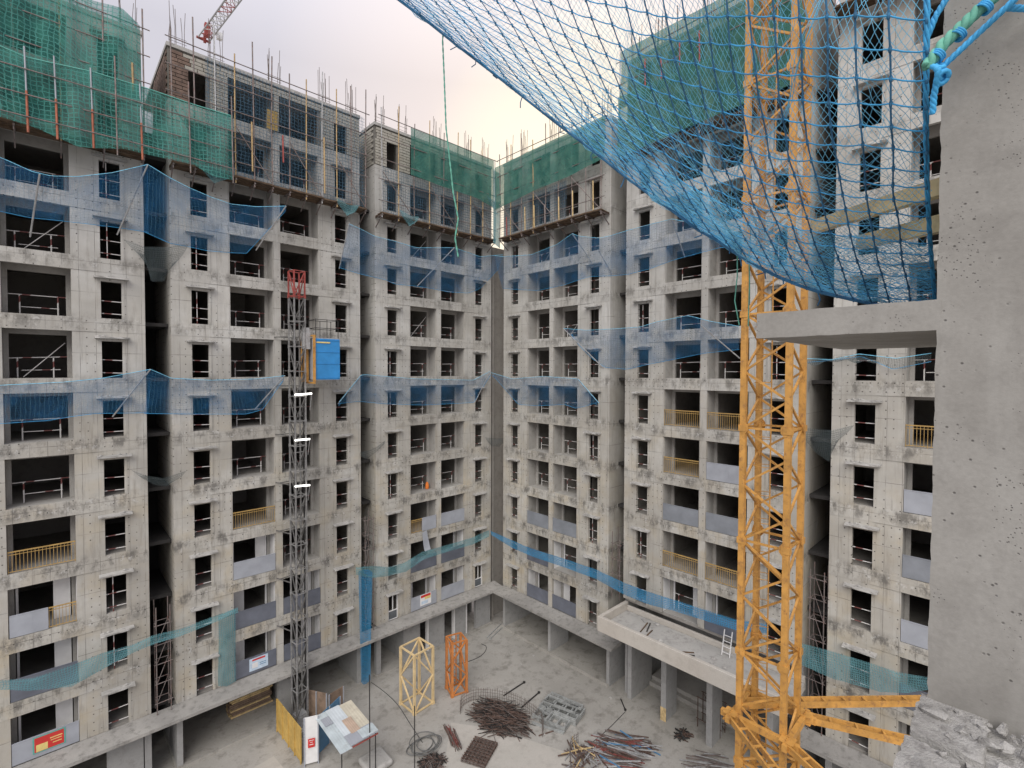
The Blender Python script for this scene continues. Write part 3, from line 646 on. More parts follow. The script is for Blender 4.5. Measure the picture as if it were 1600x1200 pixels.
o, A, B = hung(1, [(5.4,1.3,36.4), (1.2,1.3,36.3), (-1.2,1.3,35.9), (-3.5,1.32,36.2), (-5.6,1.3,36.25), (-7.6,1.3,36.2), (-9.35,1.3,36.25)],
        [(5.4,1.25,33.0), (1,1.4,33.1), (-1.6,1.3,32.9), (-2.9,1.35,32.5), (-4.5,1.3,32.95), (-7.5,1.4,33.0), (-8.4,1.5,32.6), (-9.35,1.3,32.75)], N_GREEN, 'long green net slung low across two blocks on striped poles', sag=0.0, n=110, mrows=14, wr=0.09, seed=2)
edge_rope(o, resample(A, 60), 0.03, M_TEAL, 'top_hem')
t = thing('net_poles', 'pale and orange poles with dark rails that hold the long low green net', 'poles', BLOCKS[1].location, math.pi)
for a in (0.2, -1.2, -2.15, -3.4, -5.25):
    mb = MB(); mb.tube([(a, 1.42, 34.4), (a+0.04, 1.42, 36.3)], 0.032, 6); p_ = mb.build('pole', M_PAN, t)
    mb = MB(); mb.tube([(a-0.03, 1.42, 32.6), (a, 1.42, 34.4)], 0.045, 6); mb.build('pole_sleeve', plain('orange_sleeve', (0.36, 0.11, 0.06), 0.7) if 'orange_sleeve' not in MATS else MATS['orange_sleeve'], p_)
for z_, r_ in ((35.35, 0.03), (34.25, 0.03), (33.3, 0.03)):
    mb = MB(); mb.tube([(5.4, 1.47, z_), (0, 1.48, z_-0.06), (-5, 1.46, z_+0.03), (-9.5, 1.47, z_)], r_, 6); mb.build('ledger', M_PIPE, t)
for a in (2.2, -4.3, -7.3, -9.3):
    mb = MB(); mb.tube([(a, 1.5, 32.5), (a+0.05, 1.5, 37.2)], 0.034, 6); mb.build('upright', M_PIPE, t)
hung(3, [(3.15,1.0,39.7), (0,1.02,39.75), (-4.85,1.0,39.7)], [(3.15,1.0,36.35), (0,1.02,36.2), (-3,1.05,36.15), (-4.85,1.0,35.8)], N_GREEN2, 'smooth green net over the top storey in the inner corner beside bare block walls', sag=0.0, n=60, mrows=10, wr=0.04, seed=3)
hung(4, [(5.5,1.0,39.1), (0,1.02,39.2), (-5.6,1.0,39.3)], [(5.5,1.0,35.6), (1,1.05,36.0), (-2.5,1.05,36.1), (-5.6,1.0,36.5)], N_GREEN2, 'smooth green net over the top storey above the timber props', sag=0.0, n=60, mrows=10, wr=0.04, seed=4)
hung(5, [(5.4,1.25,39.9), (0,1.25,39.7), (-5.5,1.25,39.6)], [(5.4,1.2,36.0), (0,1.25,36.3), (-5.5,1.2,36.5)], N_GREEN2, 'lower green net behind the crane mast and the blue rope net', sag=0.0, n=60, mrows=10, wr=0.07, seed=5)
hung(5, [(5.35,1.0,42.9), (0,1.02,42.8), (-5.5,1.0,42.8)], [(5.35,1.0,39.2), (0,1.02,39.4), (-5.5,1.0,39.4)], N_GREEN2, 'upper green net topping the tallest block behind the crane mast', sag=0.0, n=60, mrows=10, wr=0.05, seed=6)
MN = 'open dark meshes on the scaffolds'
for idx, a0, a1, z0, z1, lab in ((2, 3.9, -5.4, 33.1, 39.2, 'dark open mesh over pale block walls above the hoist mast'), (3, 5.4, -5.2, 33.1, 36.4, 'dark open mesh under the corner green net'), (4, 4.9, -2.2, 33.2, 36.0, 'dark open mesh behind the upright timber props')):
    A = [bl(idx, a0, 0.88, z1), bl(idx, (a0+a1)/2, 0.9, z1-0.1), bl(idx, a1, 0.88, z1)]; B = [bl(idx, a0, 0.88, z0), bl(idx, a1, 0.88, z0)]
    sheet('scaffold_mesh', A, B, N_MESH, lab, 'net', MN, sag=0, n=50, mrows=9, wr=0.03, seed=idx+30, out=bl(idx,0,1,0)-bl(idx,0,0,0))
# frayed bundles of netting along the platforms
for k, (idx, a, z, lab) in enumerate(((2, 3.5, 32.7, 'frayed teal net bundle drooping where the long green net ends'), (2, -4.1, 32.6, 'torn pointed teal net scrap over the window beside the slot'), (3, 3.3, 32.9, 'crumpled teal net bundle under the platform above doorways'), (3, -4.8, 35.9, 'knotted teal net bundle in the inner corner at the top'))):
    A = [bl(idx, a+0.8, 1.1, z+0.7), bl(idx, a, 1.1, z+0.45), bl(idx, a-0.8, 1.1, z+0.55)]; B = [bl(idx, a+0.5, 1.15, z+0.1), bl(idx, a+0.1, 1.2, z-0.35), bl(idx, a-0.5, 1.15, z+0.05)]
    sheet('net_bundle', A, B, N_TEAL, lab, 'net', 'scraps of net on the platforms', sag=0.1, n=20, mrows=6, wr=0.09, seed=70+k)

# ------------------------------------------------------------------ blue catch nets fixed to the facades
CN = 'blue catch nets stretched along the facades'
def catch(side, outer, inner, label, bo=2.0, mat=None, sag=0.12, seed=0, ropes=True, bi=0.06, wr=0.10, group=CN):
    f = Lp if side == 'L' else Rp
    A = f(outer, bo); B = f(inner, bi)
    o = sheet('catch_net', A, B, mat or N_BLUE, label, 'net', group, sag=sag, n=60, mrows=8, wr=wr, seed=seed, out=Vector((0,-0.3,0.9)) if side == 'L' else Vector((-0.3,0,0.9)))
    if ropes:
        edge_rope(o, resample(A, 50), 0.013, M_THREAD); edge_rope(o, resample(B, 50), 0.013, M_ROPEB)
    return o
catch('L', [(-60,222),(0,246),(10,250),(50,268),(80,275),(120,276),(175,270),(231,257)], [(-60,318),(0,330),(45,340),(95,345),(180,355),(232,363)], 'upper blue net below the long green net at the yard edge', seed=1)
catch('L', [(231,257),(264,277),(295,293),(330,308),(362,319),(400,323),(447,322)], [(225,362),(265,380),(297,386),(325,392),(362,395),(385,396),(446,330)], 'upper blue net from the first slot to the pole right of it', seed=2)
catch('L', [(546,350),(562,357),(585,369),(617,377),(650,387),(710,387),(750,401),(786,398)], [(530,418),(562,428),(602,437),(617,444),(650,447),(675,451),(700,456),(732,458),(750,451),(779,420)], 'upper blue net in the inner corner crossing the slot', seed=3, bo=1.6)
catch('L', [(-60,612),(0,602),(100,597),(160,591),(235,577)], [(-60,664),(0,662),(75,657),(112,651),(150,646),(232,645)], 'middle blue net under the yard-edge balconies', seed=4)
catch('L', [(235,577),(268,591),(330,594),(400,592),(445,587)], [(225,646),(295,647),(350,647),(385,647),(410,640),(442,595)], 'middle blue net from the first slot to the hoist mast', seed=5)
catch('L', [(530,628),(565,585),(650,592),(740,594),(766,580)], [(528,631),(560,627),(600,631),(660,633),(740,629),(767,585)], 'middle blue net at the inner corner under the hoist cage level', seed=6, bo=1.4)
catch('R', [(772,399),(786,401),(830,398),(870,382),(894,365),(905,369),(936,372),(955,368),(977,361)], [(785,450),(800,452),(840,454),(882,445),(905,437),(922,432),(955,431),(980,429)], 'upper blue net over the inner corner block beside the slot', seed=7, bo=1.8)
catch('R', [(977,361),(1010,352),(1050,342),(1100,352),(1145,366)], [(980,429),(1015,420),(1050,407),(1075,400),(1125,387),(1150,385)], 'upper blue net left of the crane mast under the rope net', seed=8, bo=1.8)
catch('R', [(880,513),(917,516),(955,514),(1000,511),(1025,503),(1075,493),(1110,502),(1155,510)], [(893,522),(905,540),(925,560),(945,574),(980,577),(1010,570),(1050,562),(1100,552),(1155,546)], 'middle blue net with a peaked pole left of the crane mast', seed=9, bo=1.8)
catch('R', [(767,582),(800,592),(850,588),(903,592),(936,630)], [(770,586),(810,632),(840,634),(882,632),(900,638),(917,634),(932,629)], 'middle blue net at the inner corner running to a point', seed=10, bo=1.5)
catch('R', [(1255,560),(1300,562),(1342,553),(1400,560),(1455,552)], [(1262,566),(1300,563),(1345,557),(1372,567),(1395,577),(1455,565)], 'thin slack grey net beneath the grey ledge slab', mat=N_GREY, seed=11, bo=1.0, group='slack grey nets')
RB_ = 'twisted ribbons of netting along the low storeys'
def ribbon(side, top, bot, label, mat, b=0.9, seed=0):
    f = Lp if side == 'L' else Rp; A = f(top, b); B = f(bot, b+0.15)
    return sheet('net_ribbon', A, B, mat, label, 'net', RB_, sag=0.05, n=70, mrows=6, wr=0.06, seed=seed)
ribbon('L', [(-40,1065),(0,1063),(50,1060),(110,1040),(160,1020),(205,1008),(240,992),(280,983),(320,968),(372,949)], [(-40,1077),(0,1078),(50,1079),(112,1073),(142,1056),(178,1036),(212,1018),(242,1006),(282,994),(322,978),(372,957)], 'long teal net ribbon drooping past the lowest balconies by the red poster', N_TEAL, seed=1)
ribbon('L', [(556,886),(580,884),(607,886),(630,880),(660,862),(700,851),(737,840),(764,828)], [(556,898),(582,903),(607,900),(635,893),(662,874),(700,862),(738,851),(765,838)], 'pale blue net ribbon sagging over the corner balconies with panels', N_TEAL, seed=2)
ribbon('R', [(766,829),(800,844),(830,857),(880,872),(932,890),(975,910),(1012,924),(1050,936),(1100,952),(1150,968),(1200,975)], [(768,836),(800,856),(830,869),(880,886),(932,905),(975,929),(1012,944),(1050,954),(1100,969),(1150,985),(1200,990)], 'bright blue net ribbon slung above the entrance canopy', N_BRIB, seed=3)
ribbon('R', [(1250,1004),(1315,1022),(1360,1036),(1400,1049),(1458,1060)], [(1250,1038),(1300,1060),(1335,1070),(1375,1081),(1420,1083),(1458,1076)], 'dusky blue net ribbon between crane mast and rough pillar', N_TEAL, seed=4)
# small nets that close the slots
SN = 'small grey nets hung across the slots'
def slotnet(side, top, bot, label, b0=0.3, b1=0.0, mat=None, seed=0):
    f = Lp if side == 'L' else Rp
    return sheet('slot_net', f(top, b0), f(bot, b1), mat or N_GREY, label, 'net', SN, sag=0.15, n=24, mrows=8, wr=0.04, seed=seed)
slotnet('L', [(192,373),(225,385),(262,386),(297,380)], [(226,398),(236,440),(256,440),(268,412)], 'grey green net pouch across the first slot near its top', seed=1)
slotnet('L', [(205,734),(230,743),(255,747),(292,735)], [(228,742),(238,757),(260,760),(268,752)], 'grey net sagging across the first slot halfway up', seed=2)
slotnet('L', [(563,706),(575,704),(590,697),(602,688)], [(563,712),(572,718),(584,710),(600,692)], 'grey net scrap across the second slot halfway up', seed=3)
slotnet('L', [(758,683),(766,684),(778,685),(792,684)], [(764,690),(768,697),(780,698),(788,690)], 'grey net scrap across the inner corner slot', seed=4)
slotnet('R', [(1258,668),(1280,671),(1300,672),(1335,664)], [(1260,690),(1275,708),(1296,722),(1303,690)], 'grey net pouch across the slot right of the crane mast', seed=5)
slotnet('L', [(340,962),(352,958),(368,950)], [(341,1072),(355,1072),(369,1064)], 'pale teal net sheet hanging flat beside the white poster', 0.3, 0.25, N_TEAL, 6)
slotnet('L', [(560,893),(566,890),(576,890),(582,894)], [(564,1066),(568,1070),(573,1068),(579,1062)], 'long blue net bunch hanging down the second slot to the yard', 1.0, 1.2, N_BRIB, 7)
# raking poles of the catch nets
t_poles = []
def rake(side, tip, base, bo=2.0, lab=''):
    f = onL if side == 'L' else onR
    mb = MB(); mb.tube([f(base[0], base[1], -0.02), f(tip[0], tip[1], bo)], 0.035, 6); o = mb.build('raking_pole', M_GALV)
    tag(o, 'slanting steel pole '+lab, 'pole', 'raking poles of the catch nets')
RLAB = ['at the peak of the upper blue net by the first slot', 'of the upper blue net in front of the yard-edge balcony', 'at the tip of the upper blue net above the hoist', 'of the upper blue net beside the second slot', 'of the upper blue net over the corner balconies', 'at the peak of the middle blue net by the first slot', 'at the tip of the middle blue net by the hoist mast', 'of the middle blue net under the hoist cage', 'of the middle blue net in the inner corner', 'at the peak of the upper blue net beside the fourth block slot', 'of the upper blue net crossing a sunshade left of the slot', 'at the pointed start of the middle blue net left of the crane', 'at the pointed end of the corner middle blue net', 'of the upper blue net under the rope net edge', 'of the middle blue net touching the crane mast']
for RI, (s_, tp, bs, bo) in enumerate((('L',(231,257),(183,367),2), ('L',(62,272),(47,370),2), ('L',(447,322),(400,391),2), ('L',(546,347),(530,420),1.6), ('L',(710,387),(652,447),1.6), ('L',(235,577),(176,651),2),
                   ('L',(445,587),(398,640),2), ('L',(565,585),(528,631),1.4), ('L',(766,580),(742,629),1.4), ('R',(894,365),(925,410),1.8), ('R',(935,391),(956,428),1.2), ('R',(880,513),(944,576),1.8), ('R',(903,592),(934,628),1.5), ('R',(1050,342),(1070,402),1.8), ('R',(1095,508),(1156,560),1.8))):
    rake(s_, tp, bs, bo, RLAB[RI])

# ------------------------------------------------------------------ scaffold ladders inside the slots
def slot_tower(p0, z1, label, rz=0, mat=M_PIPE):
    t = thing('slot_scaffold', label, 'scaffold', p0, rz, 'narrow pipe towers inside the slots')
    sg = -1 if rz else 1
    for x in (0, 0.62):
        for y in (0, 0.7*sg): mb = MB(); mb.tube([(x,y,0),(x,y,z1+(0.2 if y else 0))], 0.026, 6); mb.build('upright', mat, t)
    z = 0.6
    while z < z1:
        mb = MB(); mb.tube([(-0.1,0,z),(0.72,0,z+0.03)], 0.022, 5); mb.build('rung', mat, t)
        mb = MB(); mb.tube([(0,0,z),(0,0.7*sg,z)], 0.02, 5); mb.tube([(0,0.7*sg,z),(0.62,0.7*sg,z)], 0.02, 5); mb.tube([(0.62,0.7*sg,z),(0.62,0,z)], 0.02, 5); mb.build('rung', mat, t)
        if z+1.05 < z1: mb = MB(); mb.tube([(0,0,z),(0.62,0.7*sg,z+1.05)], 0.018, 5); mb.build('brace', mat, t)
        z += 1.05
slot_tower((-24.3, -0.3, 3.7), 5.8, 'dull pipe tower in the first slot beside the red poster block')
slot_tower((-12.35, -0.3, 3.7), 8.3, 'dull pipe tower in the second slot near the hoist')
slot_tower((-0.12, -13.05, 6.5), 4.6, 'dull pipe tower in the slot above the entrance canopy', math.pi/2)
slot_tower((-0.12, -25.15, 3.66), 8.4, 'dull pipe tower in the slot right of the crane mast', math.pi/2)

# ------------------------------------------------------------------ lattice sections (crane mast, spare sections, hoist)
def lattice_meshes(s, h, leg, br, mat, zig, name, bmat=None):
    """leg, brace and joint meshes for one section; zig = number of diagonals per face"""
    L = MB(); L.box(-leg/2, leg/2, -leg/2, leg/2, 0, h)
    L.box(-leg*0.68, leg*0.68, -leg*0.68, leg*0.68, -0.11, 0.11); LM = L.mesh('leg', mat)
    half = s/2; hz = MB(); hz.bar((-half, 0, 0), (half, 0, 0), br); HM = hz.mesh('brace', mat)
    dh = h/zig; D = MB(); D.bar((-half, 0, 0), (half, 0, dh), br); DM = D.mesh('diagonal', bmat or mat)
    E = MB(); E.bar((half, 0, 0), (-half, 0, dh), br); EM = E.mesh('diagonal', bmat or mat)
    return LM, HM, DM, EM
def section(parent, z, s, h, ms, zig, name='mast_section', top=False, flip=False):
    LM, HM, DM, EM = ms; half = s/2; dh = h/zig
    r = link(name, None, parent, (0, 0, z))
    for x in (-half, half):
        for y in (-half, half): link('leg', LM, r, (x, y, 0))
    for q in range(4):
        ang = q*math.pi/2; off = Vector((math.sin(ang)*half, -math.cos(ang)*half, 0))
        link('brace', HM, r, off, (0,0,ang))
        if top: link('brace', HM, r, off+Vector((0,0,h)), (0,0,ang))
        for i in range(zig):
            dm = DM if ((i+q+(1 if flip else 0)) % 2 == 0) else EM
            link('diagonal', dm, r, off+Vector((0,0,i*dh)), (0,0,ang))
    return r
# tower crane
CS = 1.45; CX, CY = -9.69, -25.79
crane = thing('tower_crane_mast', 'tall yellow lattice tower crane mast rising through the yard', 'crane', (CX, CY, 0))
ms = lattice_meshes(CS, 4.0, 0.19, 0.07, M_CRANE, 4, 'c')
zA = 22.1-9.95 - 4.0*3
lad = MB()
for x in (-0.2, 0.2): lad.bar((x, 0, 0), (x, 0, 4.0), 0.035)
for i in range(13): lad.bar((-0.2, 0, 0.15+0.3*i), (0.2, 0, 0.15+0.3*i), 0.022)
for i in range(4):
    pts = [(0.36*math.cos(th), 0.36*math.sin(th)+0.18, 0.6+1.0*i) for th in [R(-30+240*j/12) for j in range(13)]]; lad.tube(pts, 0.014, 5)
LADM = lad.mesh('ladder', M_CRANE)
gu = MB(); gu.v = [(0.0,-0.006,-0.20),(0.1,-0.006,-0.20),(0.20,-0.006,-0.08),(0.20,-0.006,0.09),(0.1,-0.006,0.22),(0.0,-0.006,0.22)]; gu.v += [(x, 0.006, z) for x, y, z in gu.v]
gu.f = [tuple(range(6)), tuple(range(11, 5, -1))]+[(i, i+6, (i+1) % 6+6, (i+1) % 6) for i in range(6)]; gu.tube([(0.03,-0.03,0.0),(0.03,0.03,0.0)], 0.035, 6); GUSX = gu.mesh('gusset', M_CRANE)
for k in range(-1, 15):
    z = zA+4.0*k
    if z < -2: continue
    sc = section(crane, z, CS, 4.0, ms, 4, flip=True)
    link('ladder', LADM, sc, (0.12, 0.1, 0), (0, 0, R(20)))
    for sx in (-1, 1):
        for sy in (-1, 1):
            link('gusset', GUSX, sc, (sx*CS/2, sy*(CS/2+0.104), 0), (0, 0, 0 if sx < 0 else math.pi)); link('gusset', GUSX, sc, (sx*(CS/2+0.104), sy*CS/2, 0), (0, 0, math.pi/2 if sy < 0 else -math.pi/2))
mb = MB()
for z in (0.55,):
    mb.box(-1.6, 1.6, -1.6, 1.6, 0.0, 0.5)
mb.build('footing', M_SLAB, crane)
# collar with the two ties that run to the building at the pillar
zc = 22.1 - (1135-581)/FPX*17.0
cl_ = link('collar', None, crane, (0, 0, zc)); hh = CS/2+0.2
for (p, q_) in (((-hh-0.35,-hh,0),(hh+0.35,-hh,0)), ((-hh-0.35,hh,0),(hh+0.35,hh,0)), ((-hh,-hh-0.35,0),(-hh,hh+0.35,0)), ((hh,-hh-0.35,0),(hh,hh+0.35,0))):
    mb = MB(); mb.bar(p, q_, 0.16, 0.22); mb.build('collar_beam', M_CRANE, cl_)
for sx in (-1, 1):
    for sy in (-1, 1):
        mb = MB(); mb.box(sx*hh-0.22, sx*hh+0.22, sy*hh-0.22, sy*hh+0.22, 0.11, 0.14); mb.box(sx*hh-0.22, sx*hh+0.22, sy*hh-0.22, sy*hh+0.22, -0.14, -0.11)
        for j in range(3): mb.tube([(sx*hh-0.12+0.12*j, sy*hh, 0.14), (sx*hh-0.12+0.12*j, sy*hh, 0.20)], 0.025, 6)
        mb.build('corner_plate', M_CRANE, cl_)
def tie(p, q_, name='tie_beam'):
    p = Vector(p)-Vector((CX, CY, 0)); q_ = Vector(q_)-Vector((CX, CY, 0)); d = (q_-p).normalized(); n = d.cross(Vector((0,0,1))).normalized()*0.15; mb = MB()
    mb.bar(p+n, q_+n, 0.07, 0.20); mb.bar(p-n, q_-n, 0.07, 0.20)
    L = (q_-p).length; k = int(L/0.75)
    for i in range(k+1):
        c = p+d*(L*i/k); mb.bar(c+n+Vector((0,0,0.09)), c-n+Vector((0,0,0.09)), 0.07, 0.04)
    mb.build(name, M_CRANE, crane)
def on_depth_z(x, y, z): return onZ(x, y, z)
tz = zc
corner = lambda sx, sy: Vector((CX+sx*hh, CY+sy*hh, zc))
def ext(p, x, y, more):
    q_ = onZ(x, y, zc); p = Vector((p.x, p.y, zc)); return q_ + (q_-p).normalized()*more
tie(corner(1, 1)-Vector((0.9,0,0)), ext(corner(1, 1)-Vector((0.9,0,0)), 1440, 1095, 4.0))
tie(corner(1, -1), ext(corner(1, -1), 1432, 1161, 3.0))
tie(corner(-1, 1), ext(corner(-1, 1), 1222, 1222, 5.0))
tie(corner(-1, -1), ext(corner(-1, -1), 1310, 1235, 5.0))

# spare mast sections standing in the yard
s1 = thing('mast_section', 'cream lattice crane section standing upright beside an orange one', 'crane section', (-10.8, -4.45, 0), R(4))
ms = lattice_meshes(1.5, 3.8, 0.14, 0.09, M_CREAM, 2, 'cr'); section(s1, 0.08, 1.5, 3.8, ms, 2, 'lattice', top=True)
s2 = thing('mast_section', 'narrower orange lattice crane section standing by the doorways', 'crane section', (-8.05, -5.15, 0), R(-15))
ms = lattice_meshes(1.05, 3.6, 0.15, 0.085, M_ORNG, 3, 'or'); section(s2, 0.08, 1.05, 3.6, ms, 3, 'lattice', top=True)
mb = MB()
for x in (-0.25, 0.15): mb.bar((x, 0.45, 0.1), (x, 0.45, 3.6), 0.06)
for i in range(11): mb.bar((-0.25, 0.45, 0.3+0.3*i), (0.15, 0.45, 0.3+0.3*i), 0.03)
mb.build('ladder', M_ORNG, s2)

# material hoist: grey lattice mast with red top, blue cage
hx, hy = -17.35, -1.6
hoist = thing('hoist_mast', 'slender grey lattice hoist mast with a red top section', 'hoist', (hx, hy, 0), R(8))
M_DGREY = plain('grimy_steel', (0.15, 0.145, 0.14), 0.6, 0.3, 0.3, 5); M_MGREY = plain('worn_steel', (0.27, 0.265, 0.26), 0.55, 0.3, 0.3, 5); msg = lattice_meshes(0.66, 1.5, 0.07, 0.045, M_MGREY, 1, 'h', M_DGREY); msr = lattice_meshes(0.66, 1.5, 0.075, 0.05, M_REDP, 1, 'hr')
for k in range(18):
    sc = section(hoist, 1.5*k+1.1, 0.66, 1.5, msr if k >= 17 else msg, 1, top=(k == 17))
    if k < 16:
        mb = None
mb = MB(); mb.bar((0.02, 0.36, 0.2), (0.02, 0.36, 25.6), 0.10); mb.bar((0.36, 0.0, 0.2), (0.36, 0.0, 25.6), 0.05); mb.build('rack', M_DARK, hoist)
mb = MB(); mb.box(-0.7, 0.7, -0.7, 0.7, 0, 0.35); mb.box(-0.36, 0.36, -0.36, 0.36, 0.35, 1.1); mb.build('base_frame', M_GALV, hoist)
mb = MB(); mb.tube([(0.55, 0.3, 0.2), (0.55, 0.3, 24)], 0.035, 6); mb.tube([(0.72, 0.36, 0.2), (0.72, 0.36, 22)], 0.02, 5); mb.build('power_cable', M_CABLE, hoist)
for k in (2, 4, 6, 8, 10, 12, 14, 16):
    mb = MB(); z = 1.5*k+0.2; mb.bar((-0.3, 0.33, z), (-0.55, 1.7, z), 0.05); mb.bar((0.3, 0.33, z), (0.45, 1.7, z), 0.05); mb.bar((-0.5, 1.4, z), (0.4, 1.4, z), 0.05); mb.build('wall_tie', M_DGREY, hoist)
cg = thing('hoist_cage', 'bright blue hoist cage in a yellow frame riding on the mast', 'hoist cage', (-15.75, -1.75, 21.55), 0)
mb = MB(); mb.box(-0.75, 0.75, -0.48, -0.45, 0.05, 2.55); mb.box(0.75, 0.78, -0.48, 0.7, 0.05, 2.55); fp = mb.build('side_panel', M_BLUEC, cg)
for z in (0.12, 1.0, 1.72, 2.45):
    mb = MB(); mb.box(-0.75, 0.75, -0.505, -0.481, z, z+0.05); mb.build('panel_rib', M_BLUEC, fp)
mb = MB(); mb.box(-0.75, 0.75, -0.45, 0.7, 0.0, 0.05); mb.box(-0.75, 0.75, -0.45, 0.7, 2.55, 2.6); mb.build('floor_and_roof', M_GALV, cg)
mb = MB(); mb.box(-0.80, -0.76, -0.40, 0.62, 0.05, 2.55); mb.build('door_panel', M_PAN, cg)
for x, y in ((-0.84,-0.52), (-0.84,0.70)):
    mb = MB(); mb.box(x-0.06, x+0.07, y-0.06, y+0.06, -0.1, 2.68); mb.build('frame_post', M_CRANE, cg)
mb = MB(); mb.box(-0.9, -0.77, -0.58, 0.76, -0.2, -0.101); mb.box(-0.9, -0.77, -0.58, 0.76, 2.681, 2.76); mb.box(-1.25, -0.9, 0.2, 0.5, -0.1, 2.6); mb.build('frame_beam', M_CRANE, cg)
for x in (-0.7, 0.0, 0.7):
    for y in (-0.42, 0.66):
        mb = MB(); mb.tube([(x,y,2.6),(x,y,3.75)], 0.022, 5); mb.build('roof_rail_post', M_DARK, cg)
for z in (3.2, 3.72):
    mb = MB(); mb.tube([(-0.7,-0.42,z),(0.7,-0.42,z),(0.7,0.66,z),(-0.7,0.66,z),(-0.7,-0.42,z)], 0.02, 5); mb.build('roof_rail', M_DARK, cg)
mb = MB(); mb.box(-0.7, 0.15, -0.515, -0.506, 2.28, 2.36); mb.build('yellow_stripe', M_CREAMP, cg)
mb = MB(); mb.box(-1.35, -0.92, -0.15, 0.12, 1.9, 2.9); mb.box(-1.30, -0.95, -0.12, 0.10, 2.9, 3.2); mb.build('drive_motor', M_GALV, cg)
for k, y_ in enumerate((617, 688, 760)):
    p = onL(461, y_, 2.05); q_ = onL(487 if k == 0 else 484, y_-2, 2.05)
    mb = MB(); mb.tube([p, q_], 0.055, 6); o = mb.build('tube_lamp', M_LED); tag(o, ('topmost', 'middle', 'lowest')[k]+' lit white tube lamp fixed across the hoist mast', 'lamp', 'lit tube lamps on the hoist mast')
    mb = MB(); mb.bar(q_, q_+Vector((0, 0.3, -1.0)), 0.03); mb.bar((p+q_)/2, (p+q_)/2+Vector((0, 0.55, 0)), 0.04); mb.build('bracket', M_GALV, o)

# ------------------------------------------------------------------ hoist enclosure and shelter in the yard
def panel_thing(name, p, q_, z0, z1, th, mat, label, cat='panel', group=None):
    p = Vector((p[0], p[1], 0)); q_ = Vector((q_[0], q_[1], 0)); d = (q_-p); L = d.length; ang = math.atan2(d.y, d.x)
    t = thing(name, label, cat, p, ang, group)
    n = max(1, round(L/1.0))
    for i in range(n):
        mb = MB(); mb.box(L*i/n+0.012, L*(i+1)/n-0.012, -th/2, th/2, z0, z1-0.01*(i % 2)); mb.build('sheet', mat, t)
    for i in range(n+1):
        mb = MB(); x = min(max(L*i/n, 0.03), L-0.03); mb.box(x-0.03, x+0.03, -th/2-0.05, -th/2-0.002, 0, z1); mb.build('post', M_YPAN if mat == M_YPAN else M_PAN, t)
    return t
panel_thing('hoarding', (-18.38,-0.7), (-18.25,-4.3), 0.08, 2.05, 0.03, M_YPAN, 'ochre yellow sheet hoarding at the foot of the hoist', 'hoarding')
gate = panel_thing('gate_panel', (-18.22,-4.55), (-17.5,-4.85), 0.12, 2.75, 0.05, M_WHITE, 'tall white gate panel with a small red sign', 'gate')
mb = MB(); mb.box(0.22, 0.58, -0.095, -0.08, 1.05, 1.55); sg = mb.build('sign', M_RED, gate)
mb = MB(); mb.box(0.30, 0.50, -0.099, -0.0955, 1.20, 1.24); mb.box(0.34, 0.46, -0.099, -0.0955, 1.33, 1.36); mb.box(0.27, 0.53, -0.099, -0.0955, 1.44, 1.47); mb.build('sign_print', M_WHITE, sg)
panel_thing('hoarding', (-17.35,-4.3), (-15.6,-3.4), 0.05, 2.25, 0.03, M_BLUEP, 'dull blue sheet hoarding beneath the patched shelter roof', 'hoarding')
panel_thing('hoarding', (-16.9,-1.4), (-16.1,-2.7), 0.05, 2.3, 0.03, M_BRWN, 'brown board hoarding behind the blue sheets', 'hoarding')
panel_thing('hoarding', (-16.05,-2.75), (-15.0,-2.55), 0.05, 2.2, 0.03, M_BRWN, 'short brown board hoarding in the dark open bay', 'hoarding')
sh = thing('shelter', 'small shelter roofed with patched white ivory and salmon sheets', 'shelter', (-16.55, -6.3, 0))
for i, (x0, x1, y0, y1, mt, z) in enumerate(((-1.10,-0.45,-1.75,1.70,M_SHEETA,0), (-0.47,0.30,-1.0,1.68,M_SHEETD,0.03), (0.28,1.05,-0.75,1.62,M_SHEETB,0.015), (-0.10,0.42,-0.9,0.35,M_SHEETC,0.06), (-0.5,1.08,-1.66,-0.8,M_PAN,0.05), (0.2,1.10,-1.6,-0.9,M_SHEETA,0.075), (-0.95,-0.5,0.5,1.2,M_PAN,0.035))):
    mb = MB(); n = 14; rows = []
    for yy in (y0, y1): rows.append([(x0+(x1-x0)*j/n, yy, 2.5+z+0.05*yy+0.003*math.sin(j*2.2)) for j in range(n+1)])
    mb.grid(rows); mb.grid([[(a_, b_, c_-0.012) for a_, b_, c_ in r_] for r_ in reversed(rows)]); mb.build('roof_sheet', mt, sh)
for x, y in ((-1.0,-1.65), (0.98,-1.5), (-1.0,1.5), (0.98,1.5)):
    mb = MB(); mb.tube([(x,y,0),(x,y,2.47+0.05*y)], 0.03, 6); mb.build('post', M_DARK, sh)
for y in (-1.65, 1.5):
    mb = MB(); mb.bar((-1.05,y,2.44+0.05*y), (1.05,y,2.44+0.05*y), 0.05); mb.build('purlin', M_REDP, sh)
mb = MB(); mb.box(-0.55, 0.9, -0.9, 0.6, 0, 0.35); b_ = mb.build('concrete_base', M_SLAB); b_.location = (-15.4, -7.0, 0); tag(b_, 'low rounded concrete block beside the shelter', 'concrete block')
md = b_.modifiers.new('edge', 'BEVEL'); md.width = 0.15; md.segments = 4

